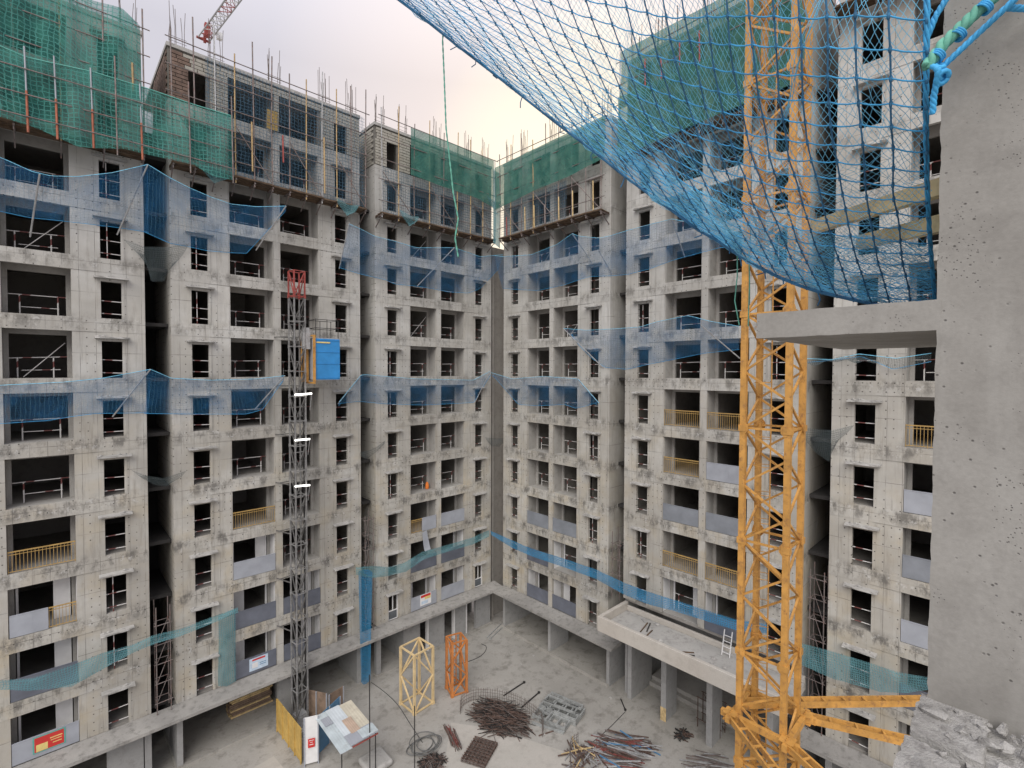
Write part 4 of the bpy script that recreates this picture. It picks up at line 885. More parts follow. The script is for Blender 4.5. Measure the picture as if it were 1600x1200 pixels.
# ------------------------------------------------------------------ heaps and loose materials in the yard
def heap(name, c, rx, ry, n, lmin, lmax, mats, label, cat, r=0.014, h=0.5, ang=0.0, spread=0.5, seed=0, bend=0.15):
    rng = random.Random(seed); groups = {}
    for i in range(n):
        mt = rng.choice(mats); mb = groups.setdefault(mt.name, (MB(), mt))[0]
        rr = math.sqrt(rng.random()); th = rng.uniform(0, 6.28); x, y = rr*rx*math.cos(th), rr*ry*math.sin(th)
        zc_ = rng.uniform(0.02, h*(1-0.8*rr)+0.03); a = ang+rng.gauss(0, spread); L = rng.uniform(lmin, lmax); tilt = rng.gauss(0, 0.10)
        d = Vector((math.cos(a), math.sin(a), tilt)); p = Vector((x, y, zc_)); k = d.cross(Vector((0,0,1)))*rng.gauss(0, bend)
        pts = [p-d*L/2, p+k*L*0.3+Vector((0,0,0.05)), p+d*L/2]
        for q_ in pts: q_.z = max(q_.z, r)
        mb.tube(pts, r*rng.uniform(0.8, 1.4), 4)
    t = thing(name, label, cat, c)
    for mb, mt in groups.values():
        o = mb.build('bars', mt, t); o['kind'] = 'stuff'
    return t
M_REDD = plain('faded_red_paint', (0.20, 0.06, 0.05), 0.8, 0, 0.4, 5)
heap('rebar_heap', (-7.75,-9.3,0), 1.25, 1.75, 420, 0.7, 2.0, [M_RUST, M_RUST, M_REB, M_DARK], 'big dark heap of scrap rebar inside a curved mesh fence', 'scrap heap', 0.017, 0.7, R(-62), 0.38, 1, 0.3)
heap('rebar_heap', (-12.9,-9.3,0), 0.7, 0.6, 150, 0.2, 0.8, [M_RUST, M_REB, M_DARK], 'loose heap of short rusty steel offcuts beside the cable coil', 'scrap heap', 0.018, 0.35, 0, 1.6, 2)
heap('pipe_heap', (-4.3,-16.2,0), 1.5, 1.0, 90, 1.4, 2.8, [M_RUST, M_RUST, M_PIPE, M_PIPE, M_REDD, M_REDD, M_BLUEP, M_GALV, M_GALV], 'heap of red blue and white scaffold pipes near the canopy', 'pipe heap', 0.03, 0.4, R(-62), 0.18, 3, 0.02)
heap('board_heap', (-6.3,-15.0,0), 1.2, 0.9, 40, 0.8, 2.0, [M_RUST, M_GALV, M_PIPE, M_WOOD], 'scatter of bent pipes and battens before the coloured pipe heap', 'scrap heap', 0.03, 0.35, R(40), 1.0, 4, 0.05)
heap('pipe_heap', (-1.6,-20.2,0), 1.0, 0.7, 26, 1.2, 2.4, [M_PIPE, M_GALV, M_REB], 'thin grey pipes lying near the crane mast foot', 'pipe heap', 0.022, 0.15, R(-55), 0.08, 5, 0.02)
heap('rod_bundle', (-10.9,-8.6,0), 0.22, 0.5, 26, 1.3, 1.9, [M_REDD, M_RUST, M_RUST, M_PIPE], 'bundle of reddish steel rods lying beside the cable coil', 'rods', 0.02, 0.22, R(70), 0.06, 6, 0.02)
heap('rubbish_heap', (-0.6,-18.0,0), 0.45, 0.3, 40, 0.3, 0.9, [M_DARK, M_CABLE, M_RUST], 'small dark tangle of scrap on the open concrete near canopy', 'scrap heap', 0.03, 0.22, R(-20), 0.8, 7)
# curved mesh fence round the big heap
def fence(pts, hgt, label, step=0.16, seed=0):
    t = thing('mesh_fence', label, 'fence', (pts[0][0], pts[0][1], 0)); P0 = Vector((pts[0][0], pts[0][1], 0))
    # smooth the plan curve
    P = [Vector((x, y, 0))-P0 for x, y in pts]
    for _ in range(2):
        Q = [P[0]]
        for i in range(len(P)-1): Q += [P[i].lerp(P[i+1], .25), P[i].lerp(P[i+1], .75)]
        P = Q+[P[-1]]
    L = sum((P[i+1]-P[i]).length for i in range(len(P)-1)); n = int(L/step); Q = resample(P, n); rng = random.Random(seed)
    mb = MB()
    for q_ in Q: mb.tube([q_, q_+Vector((rng.uniform(-.03,.03), rng.uniform(-.03,.03), hgt*rng.uniform(0.92, 1.05)))], 0.012, 4)
    mb.build('pickets', M_REB, t)['kind'] = 'stuff'
    for z in (0.1, 0.35, 0.62, 0.85):
        mb = MB(); mb.tube([q_+Vector((0,0,z*hgt)) for q_ in Q], 0.011, 4); mb.build('wire', M_REB, t)
fence([(-9.3,-7.2), (-8.7,-6.6), (-7.6,-6.8), (-6.5,-8.2), (-5.95,-9.8), (-6.1,-11.6), (-6.9,-12.2)], 0.85, 'curved rusty rebar mesh fence round the big scrap heap')
fence([(-7.6,-15.0), (-6.4,-13.9), (-5.7,-14.0)], 0.7, 'short bent rebar mesh panel before the pipe heap', seed=3)
# welded mesh mats
t = thing('mesh_mats', 'stack of rusty welded mesh mats lying near the rod bundle', 'mesh mats', (-10.5, -10.6, 0), R(25))
for k in range(4):
    mb = MB(); rng = random.Random(k)
    for i in range(7): mb.bar((-0.9, -0.7+1.4*i/6, 0.04+0.06*k), (0.9, -0.7+1.4*i/6+rng.uniform(-.05,.05), 0.05+0.06*k), 0.035)
    for i in range(9): mb.bar((-0.9+1.8*i/8, -0.75, 0.065+0.06*k), (-0.9+1.8*i/8+rng.uniform(-.05,.05), 0.75, 0.07+0.06*k), 0.03)
    mb.build('mat', M_RUST if k % 2 else M_REB, t)
# cable coil
t = thing('cable_coil', 'loose coil of thick grey cable on the yard', 'cable', (-12.5, -7.95, 0))
rng = random.Random(3)
for k in range(5):
    rx, ry = rng.uniform(0.6, 1.0), rng.uniform(0.5, 0.85); cx, cy = rng.uniform(-.25,.25), rng.uniform(-.2,.2); mb = MB()
    mb.tube([(cx+rx*math.cos(th), cy+ry*math.sin(th), 0.04+0.05*k+0.03*math.sin(th*2+k)) for th in [2*math.pi*j/28 for j in range(29)]], 0.03, 6); mb.build('loop', plain('grey_cable', (0.13,0.13,0.125), 0.7) if 'grey_cable' not in MATS else MATS['grey_cable'], t)
# stack of aluminium formwork
t = thing('formwork_stack', 'neat stack of grey metal formwork frames on the open concrete', 'formwork', (-4.75, -11.65, 0), R(-76))
rng = random.Random(9)
def frame_piece(L, W, z, x, y, rot=0):
    mb = MB()
    for s_ in (-1, 1): mb.box(-L/2, L/2, s_*W/2-0.05, s_*W/2+0.05, 0, 0.13)
    k = max(2, int(L/0.55))
    for i in range(k+1): xx = -L/2+0.05+(L-0.1)*i/k; mb.box(xx-0.045, xx+0.045, -W/2+0.05, W/2-0.05, 0.01, 0.12)
    o = mb.build('formwork_frame', M_SIL, t); o.location = (x, y, z); o.rotation_euler = (0, 0, rot); return o
for k in range(3):
    frame_piece(2.7, 0.62, 0.02+0.15*k, 0.0+0.04*k, 0.62-0.03*k); frame_piece(2.6, 0.5, 0.02+0.15*k, 0.05, -0.05)
    if k < 2: frame_piece(2.3, 0.75, 0.02+0.15*k, -0.15, -0.78)
frame_piece(1.5, 0.55, 0.47, 0.35, 0.3, R(3)); frame_piece(2.4, 0.32, 0.47, 0.1, 0.82, R(-2)); frame_piece(1.1, 0.5, 0.32, -0.5, -0.75, R(90))
mb = MB(); mb.box(-1.2, 0.9, -0.08, 0.08, 0, 0.10); o = mb.build('loose_channel', M_SIL, t); o.location = (0.1, -1.4, 0.01); o.rotation_euler = (0,0,R(8))
# single pipes
def loose(p, q_, r, mat, label, group='single pipes and bars left on the yard', name='loose_pipe', cat='pipe'):
    mb = MB(); mb.tube([(p[0],p[1],r), (q_[0],q_[1],r)], r, 7); o = mb.build(name, mat)
    mb = MB(); mb.tube([(q_[0],q_[1],0.0), (q_[0],q_[1],0.05+r)], r*2.0, 8); mb.build('end_plate', mat, o)
    return tag(o, label, cat, group)
loose((-6.08,-7.84), (-4.05,-7.78), 0.045, M_DARK, 'dark steel prop lying between fence and doorways')
loose((-6.07,-9.51), (-4.09,-9.26), 0.045, M_DARK, 'dark steel prop lying next to the formwork stack')
loose((-7.0,-12.0), (-5.9,-12.4), 0.04, M_RUST, 'rusty prop lying against the formwork stack side')
for k, (p, q_) in enumerate((((783,975),(762,996)), ((787,979),(766,999)), ((776,988),(790,978)))):
    a_ = onZ(*p); c_ = onZ(*q_); loose(a_, c_, 0.04, M_SIL, 'grey metal bar lying on the yard in the inner corner', 'bars in the inner corner')
a_ = onZ(970,1093); c_ = onZ(977,1110); loose(a_, c_, 0.04, M_DARK, 'short dark bar lying before the porch pier')
loose((-20.6,-4.3), (-20.1,-5.1), 0.06, M_WHITE, 'short white pipe lying on the pale paving left of the ochre hoarding')
mb = MB(); n = 18
mb.tube([(0.17*math.cos(2*math.pi*j/n), 0.17*math.sin(2*math.pi*j/n), 0.07) for j in range(n+1)], 0.07, 7); mb.tube([(0,0,0.0),(0,0,0.05)], 0.12, 10)
o = mb.build('tyre_ring', M_SLAB); o.location = (-18.95, -5.2, 0.0); tag(o, 'small round grey ring lying left of the white gate', 'ring')
# hoses and cables over the yard
def hose(pts, r, label, mat=M_CABLE, z=0.0):
    P = [Vector(p) for p in pts]
    for _ in range(3):
        Q = [P[0]]
        for i in range(len(P)-1): Q += [P[i].lerp(P[i+1], .25), P[i].lerp(P[i+1], .75)]
        P = Q+[P[-1]]
    mb = MB(); mb.tube(P, r, 5); return tag(mb.build('hose', mat), label, 'hose')
Z0 = lambda x, y, z=0.02: onZ(x, y, z)
hose([Z0(700,1040), Z0(730,1035), Z0(755,1024), Z0(762,1010), Z0(752,1006)], 0.025, 'thin dark hose curling behind the orange section')
hose([Z0(580,1066), Z0(600,1080), Z0(622,1100), Z0(640,1130), Z0(660,1160)], 0.02, 'thin dark hose crossing the yard past the cream section')
hose([Z0(977,1112), Z0(950,1140), Z0(925,1160), Z0(905,1178)], 0.02, 'faint dark cable across the open concrete')
def stand(x, y, ytop, label):
    b_ = onZ(x, y); mb = MB()
    for z in range(1): pass
    d = (Vector((b_.x, b_.y, 0))-Vector((CAM.x, CAM.y, 0))); zt = CAM.z - (ytop-581)/FPX*d.dot(Vector((FW.x, FW.y, 0)).normalized())
    mb.tube([(b_.x,b_.y,0),(b_.x,b_.y,zt)], 0.03, 6); mb.box(b_.x-0.15, b_.x+0.15, b_.y-0.15, b_.y+0.15, 0, 0.03)
    return tag(mb.build('cable_post', M_DARK), label, 'post', 'thin dark posts in the yard')
stand(648, 1215, 1112, 'thin dark post rising beside the cable coil')
stand(578, 1215, 1062, 'tall thin dark post rising right of the patched shelter')
# scattered rubble lumps
def lump(rng, s):
    mb = MB(); k = 7; rows = []
    for i, (h, rr) in enumerate(((0, 0.8), (0.35, 1.0), (0.7, 0.75), (0.9, 0.25))):
        rows.append([(s*rr*math.cos(2*math.pi*j/k)*rng.uniform(.75,1.2), s*rr*math.sin(2*math.pi*j/k)*rng.uniform(.75,1.2), s*h*rng.uniform(.8,1.1)) for j in range(k)])
    for r_ in rows: r_.append(r_[0])
    mb.grid(rows); n = len(mb.v); top = [n-1-j for j in range(1, k+1)]; mb.f.append(tuple(reversed(top)))
    return mb
rng = random.Random(12); LUMPS = [lump(rng, 1.0).mesh('rubble', M_RUB) for _ in range(6)]
def rubble(p, s, label, group, mat_idx=None):
    o = link('rubble', rng.choice(LUMPS), None, p, (0, 0, rng.uniform(0, 6.28))); o.scale = (s*rng.uniform(.8,1.3), s, s*rng.uniform(.6,1.0)); return tag(o, label, 'rubble', group)
for k in range(14):
    x, y = rng.choice([(-20.5,-3.2), (-6,-12.8), (-1.2,-12.6), (-3.0,-9.0), (-21.5,-3.4), (-2.0,-6.0), (-9.5,-9.8)]); rubble((x+rng.uniform(-1,1), y+rng.uniform(-1,1), 0), rng.uniform(.06,.14), 'small pale lump of rubble lying loose on the yard', 'loose lumps on the yard')
# scraps on the canopy
cpt = lambda a, b: bl(5, a, b, 5.96)
for k, (a, b, L, ang, mt) in enumerate(((3.1,1.2,1.3,0.2,M_PLANK), (2.9,1.0,1.1,0.35,M_DARK), (2.5,1.6,0.9,0.1,M_PLANK), (2.0,2.2,0.6,0.9,M_DARK), (1.9,2.3,0.6,1.1,M_DARK), (0.0,1.9,1.0,2.3,M_PLANK), (-0.3,2.0,0.6,2.2,M_DARK), (3.6,0.5,0.5,1.0,M_GALV))):
    p = cpt(a, b); mb = MB(); d = Vector((math.cos(ang), math.sin(ang), 0))*L/2; mb.bar(p-d+Vector((0,0,0.03)), p+d+Vector((0,0,0.05)), 0.06, 0.05); tag(mb.build('batten_scrap', mt), 'dark batten scrap lying on the canopy floor', 'scrap', 'scraps on the canopy')
for k, (a, b, s_) in enumerate(((1.55,1.9,0.2), (-1.4,1.3,0.16), (-1.6,2.0,0.18), (2.7,0.3,0.15), (-2.2,1.7,0.12))): rubble(cpt(a, b), s_, 'pale broken lump lying on the canopy floor', 'lumps on the canopy')
lt = thing('step_ladder', 'small white ladder leaning at the balcony above the canopy', 'ladder', bl(5, -1.75, 0.35, 5.96), math.pi/2)
for x in (-0.22, 0.22):
    mb = MB(); mb.bar((x, 0.2, 0), (x, -0.15, 1.35), 0.045); mb.build('rail', M_WHITE, lt)
for i in range(4):
    mb = MB(); f_ = (i+0.6)/4.6; mb.bar((-0.22, 0.2-0.35*f_, 1.35*f_), (0.22, 0.2-0.35*f_, 1.35*f_), 0.035); mb.build('rung', M_WHITE, lt)
# porch scaffold trestle and stores inside the bays
tr = thing('trestle', 'rusty tubular trestle standing in the dark porch', 'trestle', bl(5, -0.2, -1.2, 0), math.pi/2)
for x in (-0.7, 0.7):
    for y in (-0.35, 0.35):
        mb = MB(); mb.tube([(x,y,0),(x,y,1.9)], 0.03, 6); mb.build('leg', M_RUST, tr)
for z in (0.5, 1.85):
    for y in (-0.35, 0.35):
        mb = MB(); mb.tube([(-0.8,y,z),(0.8,y,z)], 0.026, 6); mb.build('rail', M_RUST, tr)
mb = MB(); mb.tube([(-0.7,-0.35,0.1),(0.7,-0.35,1.8)], 0.022, 5); mb.build('brace', M_RUST, tr)
st = thing('timber_stack', 'stack of brown planks stored under the ledge in the open bay', 'timber', bl(2, 1.1, -2.6, 0.16), math.pi)
rng = random.Random(5)
for r_ in range(9):
    for c_ in range(3):
        mb = MB(); mb.box(-1.2+rng.uniform(-.1,.1), 1.2+rng.uniform(-.1,.1), -0.3+0.28*c_, -0.05+0.28*c_, 0.02+0.13*r_, 0.12+0.13*r_); mb.build('plank', M_BRWN if rng.random() < .6 else M_WOOD, st)
bag = MB(); bag.tube([(0,0,0),(0,0,0.12),(0,0,0.4),(0,0,0.62),(0,0,0.7)], [0.15,0.19,0.18,0.12,0.05], 9); o = bag.build('orange_sack', M_HIVIS); o.scale = (0.8, 0.8, 0.8); o.location = bl(3, 0.55, -0.85, S(4)+0.02); tag(o, 'small orange sack standing in a bare balcony', 'sack')
# plywood leaf on the masonry storey
mb = MB(); mb.box(-0.32, 0.32, -0.02, 0.02, 0, 1.1); o = mb.build('plywood_sheet', M_YPAN); o.location = bl(2, 0.25, 0.15, S(12)); o.rotation_euler = (R(-6), 0, math.pi); tag(o, 'ochre plywood sheet leaning on the topmost block wall', 'plywood')
# torn pale film hanging from a corner balcony
A = [onL(660,832,0.1), onL(667,828,0.1)]; B = [onL(664,862,0.5), onL(673,858,0.5)]
sheet('torn_film', A, B, M_PAN, 'torn pale film curling down from a corner balcony panel', 'film', None, 0.25, 8, 8, 0.05, 3)

# ------------------------------------------------------------------ the crane's jib, high above the yard
P1 = CAM + ray(318, 55)*(38/ray(318, 55).z); F0 = Vector((CX, CY, 0)); far = Vector((CX, CY, P1.z))
d = (far-P1).normalized(); n_ = d.cross(Vector((0,0,1))).normalized(); JL = (far-P1).length
jib = link('jib', None, crane)
chords = [n_*0.55-Vector((0,0,0.5)), -n_*0.55-Vector((0,0,0.5)), Vector((0,0,0.55))]
for c_ in chords:
    mb = MB(); mb.bar(P1+c_-F0, far+c_-F0-d*0.6, 0.10); mb.build('jib_chord', M_GALV, jib)
x = 0.0
while x < JL-1.6:
    mb = MB()
    for i in range(3): mb.bar(P1+d*x+chords[i]-F0, P1+d*(x+1.0)+chords[(i+1) % 3]-F0, 0.055); mb.bar(P1+d*(x+1.0)+chords[i]-F0, P1+d*(x+1.0)+chords[(i+1) % 3]-F0, 0.05)
    mb.build('jib_lacing', M_GALV if (int(x) % 6) > 1 else M_REDP, jib); x += 1.0
mb = MB(); e_ = P1-F0; mb.bar(e_+n_*0.7-Vector((0,0,.5)), e_-n_*0.7-Vector((0,0,.5)), 0.2); mb.bar(e_+d*1.2+Vector((0,0,-0.7)), e_+d*1.2+Vector((0,0,0.7)), 0.5); mb.bar(e_+d*0.4+Vector((0,0,-1.0)), e_+d*0.4, 0.25); mb.build('jib_tip', M_REDP, jib)
mb = MB(); mb.bar(e_+d*2.2-n_*0.9-Vector((0,0,1.0)), e_+d*2.2-n_*0.9-Vector((0,0,0.3)), 0.5); mb.bar(e_+d*2.2-n_*0.9-Vector((0,0,0.4)), e_+d*2.2-n_*0.5-Vector((0,0,0.4)), 0.1); mb.build('jib_winch', M_WHITE, jib)

# ------------------------------------------------------------------ foreground: pillar, ledge slab, broken sill
def cam_xy(dx, dy, dz): return Vector((CAM.x+dx, CAM.y+dy, CAM.z+dz))
def noisy_panel(name, mat, dims, cuts, amp, seed, parent=None, loc=(0,0,0)):
    """block with uneven cast faces"""
    import bmesh
    from mathutils import noise as mn
    bm = bmesh.new(); x0,x1,y0,y1,z0,z1 = dims
    bmesh.ops.create_cube(bm, size=1.0)
    for v in bm.verts: v.co = Vector((x0 if v.co.x < 0 else x1, y0 if v.co.y < 0 else y1, z0 if v.co.z < 0 else z1))
    for ax, n in zip(range(3), cuts):
        if n > 0:
            es = [e for e in bm.edges if abs((e.verts[0].co-e.verts[1].co).normalized()[ax]) > 0.99]
            bmesh.ops.subdivide_edges(bm, edges=es, cuts=n, use_grid_fill=True)
    so_ = Vector((seed*3.1, seed*1.7, seed*2.3))
    lim = [(x0,x1),(y0,y1),(z0,z1)]
    for v in bm.verts:
        c = v.co.copy(); edge = sum(1 for i in range(3) if min(abs(c[i]-lim[i][0]), abs(c[i]-lim[i][1])) < 1e-5)
        nv = Vector((mn.noise(c*9+so_), mn.noise(c*9+so_+Vector((7,0,0))), mn.noise(c*9+so_+Vector((0,7,0)))))
        nf = Vector((mn.noise(c*38+so_), mn.noise(c*38+so_+Vector((7,0,0))), mn.noise(c*38+so_+Vector((0,7,0)))))
        k_ = amp*(0.35 if edge < 2 else 1.6)
        v.co = c + nv*k_ + nf*k_*0.7
    me = bpy.data.meshes.new(name); bm.to_mesh(me); bm.free(); me.materials.append(mat)
    for p in me.polygons: p.use_smooth = True
    me.set_sharp_from_angle(angle=R(38))
    return link(name, me, parent, loc)
pil = noisy_panel('concrete_pillar', M_PIL, (2.2, 3.62, -0.75, 0.216, -1.16, 2.6), (8, 16, 130), 0.0028, 1, None, CAM)
tag(pil, 'rough pitted grey concrete pillar close by with ropes tied at its top', 'pillar')
led = noisy_panel('ledge_slab', M_PIL, (2.20, 3.62, 0.205, 0.80, 0.147, 0.252), (40, 30, 4), 0.0012, 2, None, CAM)
tag(led, 'thin projecting concrete ledge slab cast against the rough pillar', 'ledge')
sill = thing('broken_sill', 'broken whitish concrete sill at the foot of the rough pillar', 'sill', CAM)
noisy_panel('sill_bed', M_RUB, (0.55, 2.28, -0.75, 0.100, -1.75, -1.15), (110, 60, 24), 0.006, 3, sill)
noisy_panel('outer_block', M_RUB, (0.95, 1.93, 0.112, 0.240, -1.60, -1.135), (70, 16, 34), 0.0065, 4, sill)
noisy_panel('end_block', M_RUB, (1.945, 2.22, 0.06, 0.232, -1.60, -1.125), (24, 14, 34), 0.0065, 5, sill)
SR = 'broken lumps on the sill by the pillar'
rng = random.Random(31); 
def stone(p, sx, sy, sz, rot, label='angular lump of broken concrete on the sill by the pillar', seed=0):
    import bmesh
    from mathutils import noise as mn
    bm = bmesh.new(); r_ = random.Random(seed)
    for _ in range(16):
        v = Vector((r_.gauss(0,1), r_.gauss(0,1), r_.gauss(0,1))).normalized()*r_.uniform(0.6, 1.0); bm.verts.new(v)
    h_ = bmesh.ops.convex_hull(bm, input=list(bm.verts)); bmesh.ops.delete(bm, geom=[g_ for g_ in h_['geom_interior'] if isinstance(g_, bmesh.types.BMVert)], context='VERTS')
    me = bpy.data.meshes.new('broken_lump'); bm.to_mesh(me); bm.free(); me.materials.append(M_RUB)
    o = link('broken_lump', me, None, p, rot); o.scale = (sx, sy, sz); return tag(o, label, 'rubble', SR)
for k in range(70):
    u = rng.random(); x = 2.17-rng.random()**2*0.30; y = 0.16-u*0.45; s_ = rng.choice((0.005, 0.007, 0.010, 0.013, 0.018, 0.024))
    stone(cam_xy(x, y, -1.13+s_*0.4), s_*rng.uniform(.9,1.7), s_*rng.uniform(.9,1.4), s_*rng.uniform(.6,1.0), (rng.uniform(-.4,.4), rng.uniform(-.4,.4), rng.uniform(0,6.28)), seed=k)
stone(cam_xy(2.10, 0.19, -1.12), 0.055, 0.035, 0.028, (0.1, 0.1, 0.9), 'flat pale chip of concrete perched on the sill corner', 90)
stone(cam_xy(1.95, 0.02, -1.135), 0.07, 0.04, 0.025, (0.1, 0.15, 2.3), 'flat grey shard of concrete lying along the sill', 91)
stone(cam_xy(1.80, 0.185, -1.16), 0.12, 0.045, 0.06, (0.1, 0.1, 0.2), 'thick broken block at the sill outer edge', 92)
# timber battens that stick out behind the pillar
for (p, q_, lab) in (((3.9,1.04,1.02), (3.0,0.12,0.88), 'upper raw timber batten sticking out behind the rough pillar'), ((3.9,0.77,0.862), (3.0,0.12,0.705), 'lower raw timber batten sticking out behind the rough pillar')):
    mb = MB(); mb.bar(cam_xy(*p), cam_xy(*q_), 0.06, 0.085); tag(mb.build('timber_batten', M_WOOD), lab, 'batten')

# ------------------------------------------------------------------ foreground rope net
CTRL = [  # rows: u = 0..1 (left to right), columns: v = 0 top .. 1 border ; pixel x, y and depth
    [(380,-235,4.5), (440,-178,4.5), (500,-115,4.5), (560,-48,4.4)],
    [(735,-130,2.95), (798,-10,3.05), (872,125,3.3), (965,266,3.6)],
    [(1052,-130,2.0), (1076,55,2.1), (1130,255,2.5), (1215,432,3.05)],
    [(1452,-130,1.6), (1447,115,1.65), (1450,318,2.0), (1463,488,2.5)]]
CP = [[atd(*c) for c in r_] for r_ in CTRL]
def lag(t):
    k = [0, 1/3, 2/3, 1]; o = []
    for i in range(4):
        n = 1.0
        for j in range(4):
            if i != j: n *= (t-k[j])/(k[i]-k[j])
        o.append(n)
    return o
def surf(u, v):
    a, b = lag(u), lag(v); p = Vector((0,0,0))
    for i in range(4):
        for j in range(4): p = p + CP[i][j]*(a[i]*b[j])
    return p
from mathutils import noise as mnz
NU, NV = 27, 21
def vmap(u):                                            # equal rope spacing down each column
    ps = [surf(u, i/60) for i in range(61)]; d = [0]
    for i in range(60): d.append(d[-1]+(ps[i+1]-ps[i]).length)
    return d
def vat(d, f):
    t_ = d[-1]*f
    for i in range(60):
        if d[i+1] >= t_: return (i+(t_-d[i])/max(d[i+1]-d[i], 1e-9))/60
    return 1.0
umap = [surf(i/60, 0.5) for i in range(61)]; ud = [0]
for i in range(60): ud.append(ud[-1]+(umap[i+1]-umap[i]).length)
def uat(f): return vat(ud, f)
cache = {}
def NP(i, j, ni, nj, jit, off=0.0, seed=0.0):
    u = i/ni; key = (i, ni)
    if key not in cache: cache[key] = vmap(u)
    v = vat(cache[key], j/nj); p = surf(u, v)
    q_ = Vector((mnz.noise(p*5+Vector((seed,0,0))), mnz.noise(p*5+Vector((0,seed+9,0))), mnz.noise(p*5+Vector((0,4,seed)))))
    return p + q_*jit + (p-CAM).normalized()*off
net = thing('rope_net', 'large blue knotted rope safety net slung overhead across the view', 'net', atd(1463,488,2.35)); NB = Vector(net.location)
GR = [[NP(i, j, NU, NV, 0.010)-NB for j in range(NV+1)] for i in range(NU+1)]
def smooth(pts, sag=0.0):
    out = []
    for i in range(len(pts)-1):
        p0 = pts[max(i-1,0)]; p1 = pts[i]; p2 = pts[i+1]; p3 = pts[min(i+2,len(pts)-1)]
        for k_ in range(3):
            t_ = k_/3; out.append(0.5*((2*p1)+(p2-p0)*t_+(2*p0-5*p1+4*p2-p3)*t_*t_+(3*p1-p0-3*p2+p3)*t_**3) + Vector((0,0,-sag*math.sin(math.pi*t_))))
    out.append(pts[-1]); return out
mb = MB()
for i in range(NU+1): mb.tube(smooth(GR[i]), 0.0033, 5)
mb.build('hanging_ropes', M_ROPED, net, True)['kind'] = 'stuff'
mb = MB()
for j in range(NV+1): mb.tube(smooth([GR[i][j] for i in range(NU+1)], 0.007), 0.0029, 5)
mb.build('cross_ropes', M_ROPEB, net, True)['kind'] = 'stuff'
mb = MB()
for i in range(NU+1):
    for j in range(NV+1):
        p = GR[i][j]; mb.tube([p+Vector((0,0,0.012)), p+Vector((0,0,0.004)), p-Vector((0,0,0.012))], [0.0035, 0.0068, 0.0045], 5)
mb.build('knots', M_ROPED, net, True)['kind'] = 'stuff'
def fine(FU, FV, v0, off, rad, seed, name, jit, u0=0.0):
    """diagonal threads of the fine inner net that lies on the ropes"""
    FG = [[NP(u0+(1-u0)*i/FU, (v0+(1-v0)*(1-(1-j/FV)**1.35)), 1.0, 1.0, jit, off, seed)+Vector((mnz.noise(Vector((i*.9, j*.9, seed))), mnz.noise(Vector((i*.9, j*.9, seed+5))), mnz.noise(Vector((i*.9, j*.9, seed+9)))))*.016-NB for j in range(FV+1)] for i in range(FU+1)]
    mb = MB()
    for s0 in range(-FV, FU+1):
        pts = [FG[s0+k_][k_] for k_ in range(FV+1) if 0 <= s0+k_ <= FU]
        if len(pts) > 1: mb.tube(pts, rad, 3, False)
    for s0 in range(0, FU+FV+1):
        pts = [FG[s0-k_][k_] for k_ in range(FV+1) if 0 <= s0-k_ <= FU]
        if len(pts) > 1: mb.tube(pts, rad, 3, False)
    mb.build(name, M_THREAD, net)['kind'] = 'stuff'
fine(112, 62, 0.0, 0.03, 0.0010, 3.0, 'fine_mesh', 0.035)
fine(84, 40, 0.72, 0.04, 0.0014, 8.0, 'bunched_mesh', 0.03, 0.40)
mb = MB(); mb.tube(smooth([GR[i][NV] for i in range(NU+1)]), 0.0095, 7); br_ = mb.build('border_rope', M_ROPED, net, True)
rng = random.Random(8)
for i in range(2, NU-6):
    if rng.random() < 0.7:
        p = GR[i][NV].lerp(GR[i+1][NV], rng.random()); L = rng.uniform(0.03, 0.09); mb = MB(); mb.tube([p, p+Vector((rng.uniform(-.02,.02), rng.uniform(-.02,.02), -L*0.6)), p+Vector((rng.uniform(-.04,.04), rng.uniform(-.04,.04), -L))], 0.004, 5); mb.build('loose_end', M_ROPED, br_)
# gathered strand of netting across the middle
gs = [NP(round(NU*f), round(NV*g_), NU, NV, 0.02, 0.02)-NB for f, g_ in ((0.93,0.05), (0.86,0.22), (0.80,0.36), (0.74,0.50), (0.68,0.62), (0.62,0.76))]
mb = MB()
for k_ in range(3):
    r_ = random.Random(k_); mb.tube(smooth([p+Vector((r_.uniform(-.02,.02), r_.uniform(-.02,.02), r_.uniform(-.02,.02))) for p in gs]), 0.0016, 4)
mb.build('gathered_strand', M_THREAD, net)
# side rope along the pillar
mb = MB()
for k_ in range(3):
    pts = []
    for i in range(70):
        f = i/69; p = NP(NU, round(NV*0), NU, NV, 0)
        v = f; b_ = surf(1.0, v)-NB; th = f*60+k_*2.09; pts.append(b_+RT*(0.005*math.cos(th)) + FW*(0.005*math.sin(th)))
    mb.tube(pts, 0.005, 6)
mb.build('side_rope', M_ROPEB, net, True)

def twisted(name, pts, R_, r, n, pitch, mat, label, cat='rope'):
    P = resample(pts, 120); L = sum((P[i+1]-P[i]).length for i in range(len(P)-1)); t = thing(name, label, cat, P[0]); P0 = P[0]
    for k_ in range(n):
        q_ = []; 
        for i, p in enumerate(P):
            d_ = (P[min(i+1, len(P)-1)]-P[max(i-1, 0)]).normalized(); a_ = d_.cross(Vector((0.3,0.2,0.9))).normalized(); b_ = a_.cross(d_); th = 2*math.pi*(L*i/(len(P)-1)/pitch + k_/n)
            q_.append(p-P0+a_*(R_*math.cos(th))+b_*(R_*math.sin(th)))
        mb = MB(); mb.tube(q_, r, 7); mb.build('strand', mat, t, True)
    return t
dz = 1.56
gr_ = twisted('green_rope', [atd(1447,105,dz), atd(1475,68,dz-.02), atd(1530,15,dz-.05), atd(1570,-20,dz-.08), atd(1640,-70,dz-.1)], 0.0088, 0.0105, 3, 0.09, M_ROPEG, 'thick twisted green rope lashed at the top of the pillar')
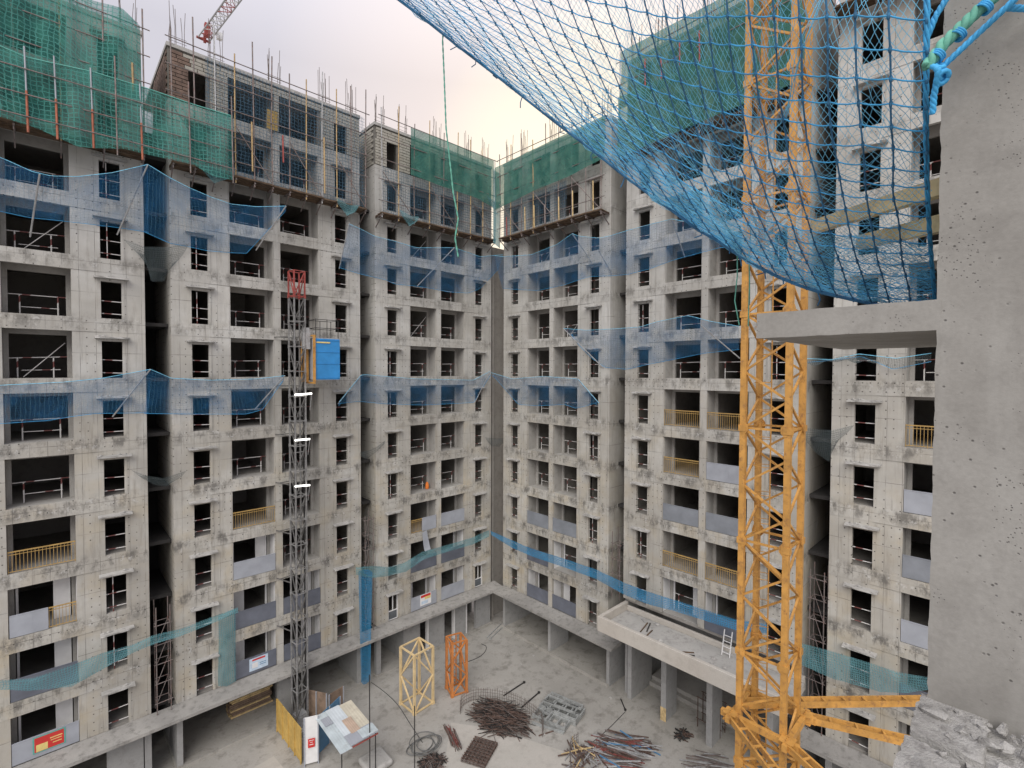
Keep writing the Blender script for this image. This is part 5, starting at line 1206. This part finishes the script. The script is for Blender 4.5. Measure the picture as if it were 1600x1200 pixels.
for f in (0.15, 0.42, 0.75):
    p = atd(1447,105,dz).lerp(atd(1570,-20,dz-.08), f)-Vector(gr_.location); d_ = (atd(1570,-20,dz-.08)-atd(1447,105,dz)).normalized()
    a_ = d_.orthogonal().normalized(); b_ = a_.cross(d_); mb = MB()
    for k_ in range(3):
        mb.tube([p+d_*(0.006*k_-0.006)+a_*(0.0200*math.cos(2*math.pi*j/14))+b_*(0.0200*math.sin(2*math.pi*j/14)) for j in range(15)], 0.0032, 5)
    mb.build('lashing', M_ROPEB, gr_, True)
bt = twisted('blue_rope', [atd(1457,178,1.60), atd(1459,150,1.58), atd(1464,128,1.56), atd(1474,103,1.55), atd(1520,60,1.5), atd(1590,-5,1.42), atd(1640,-50,1.38)], 0.004, 0.0058, 3, 0.05, M_ROPEB, 'bright blue rope knotted at the pillar top running up right')
mb = MB()
for k_ in range(4):
    c_ = atd(1468+3*(k_-1.5), 112+6*(k_-1.5), 1.55)-Vector(bt.location); mb.tube([c_+RT*(0.018*math.cos(2*math.pi*j/12))+UP*(0.014*math.sin(2*math.pi*j/12))+FW*(0.012*math.sin(2*math.pi*j/12+k_)) for j in range(13)], 0.008, 6)
mb.build('knot', M_ROPEB, bt, True)
b2 = twisted('blue_rope', [atd(1448,60,1.62), atd(1462,25,1.6), atd(1490,-20,1.58)], 0.004, 0.006, 3, 0.05, M_ROPEB, 'short blue rope rising beside the thick green rope')
b3 = twisted('blue_rope', [atd(1571,12,1.45), atd(1600,13,1.45), atd(1680,14,1.44)], 0.004, 0.006, 3, 0.05, M_ROPEB, 'level blue rope leaving the frame over the pillar top')
# green line dangling from the net border
pxx = lambda p: (p-CAM).dot(RT)/(p-CAM).dot(FW)*FPX+800
p0 = min((surf(i/400, 1.0) for i in range(200)), key=lambda p: abs(pxx(p)-691)); dd_ = (p0-CAM).dot(FW)
pyy = 600-(p0-CAM).dot(UP)/dd_*FPX
q0 = atd(691.5, pyy+8, dd_)
tw = twisted('dangling_rope', [p0, q0, atd(694,120,dd_), atd(697,200,dd_), atd(704,262,dd_), atd(708,300,dd_), atd(716,342,dd_), atd(711,372,dd_), atd(716,402,dd_)], 0.0028, 0.0045, 2, 0.12, M_ROPEG, 'frayed green rope dangling from the edge of the rope net')
# thin green lines hanging by the crane mast
for k_, (pts, lab) in enumerate((([(1152,395),(1152,430),(1148,470),(1155,508)], 'thin green cord dangling left of the crane mast'), ([(1170,392),(1171,440),(1169,510)], 'thin green cord dangling in front of the crane mast leg'))):
    mb = MB(); mb.tube([atd(x, y, 3.2) for x, y in pts], 0.004, 5); tag(mb.build('cord', M_ROPEG), lab, 'cord', 'thin cords by the crane mast')
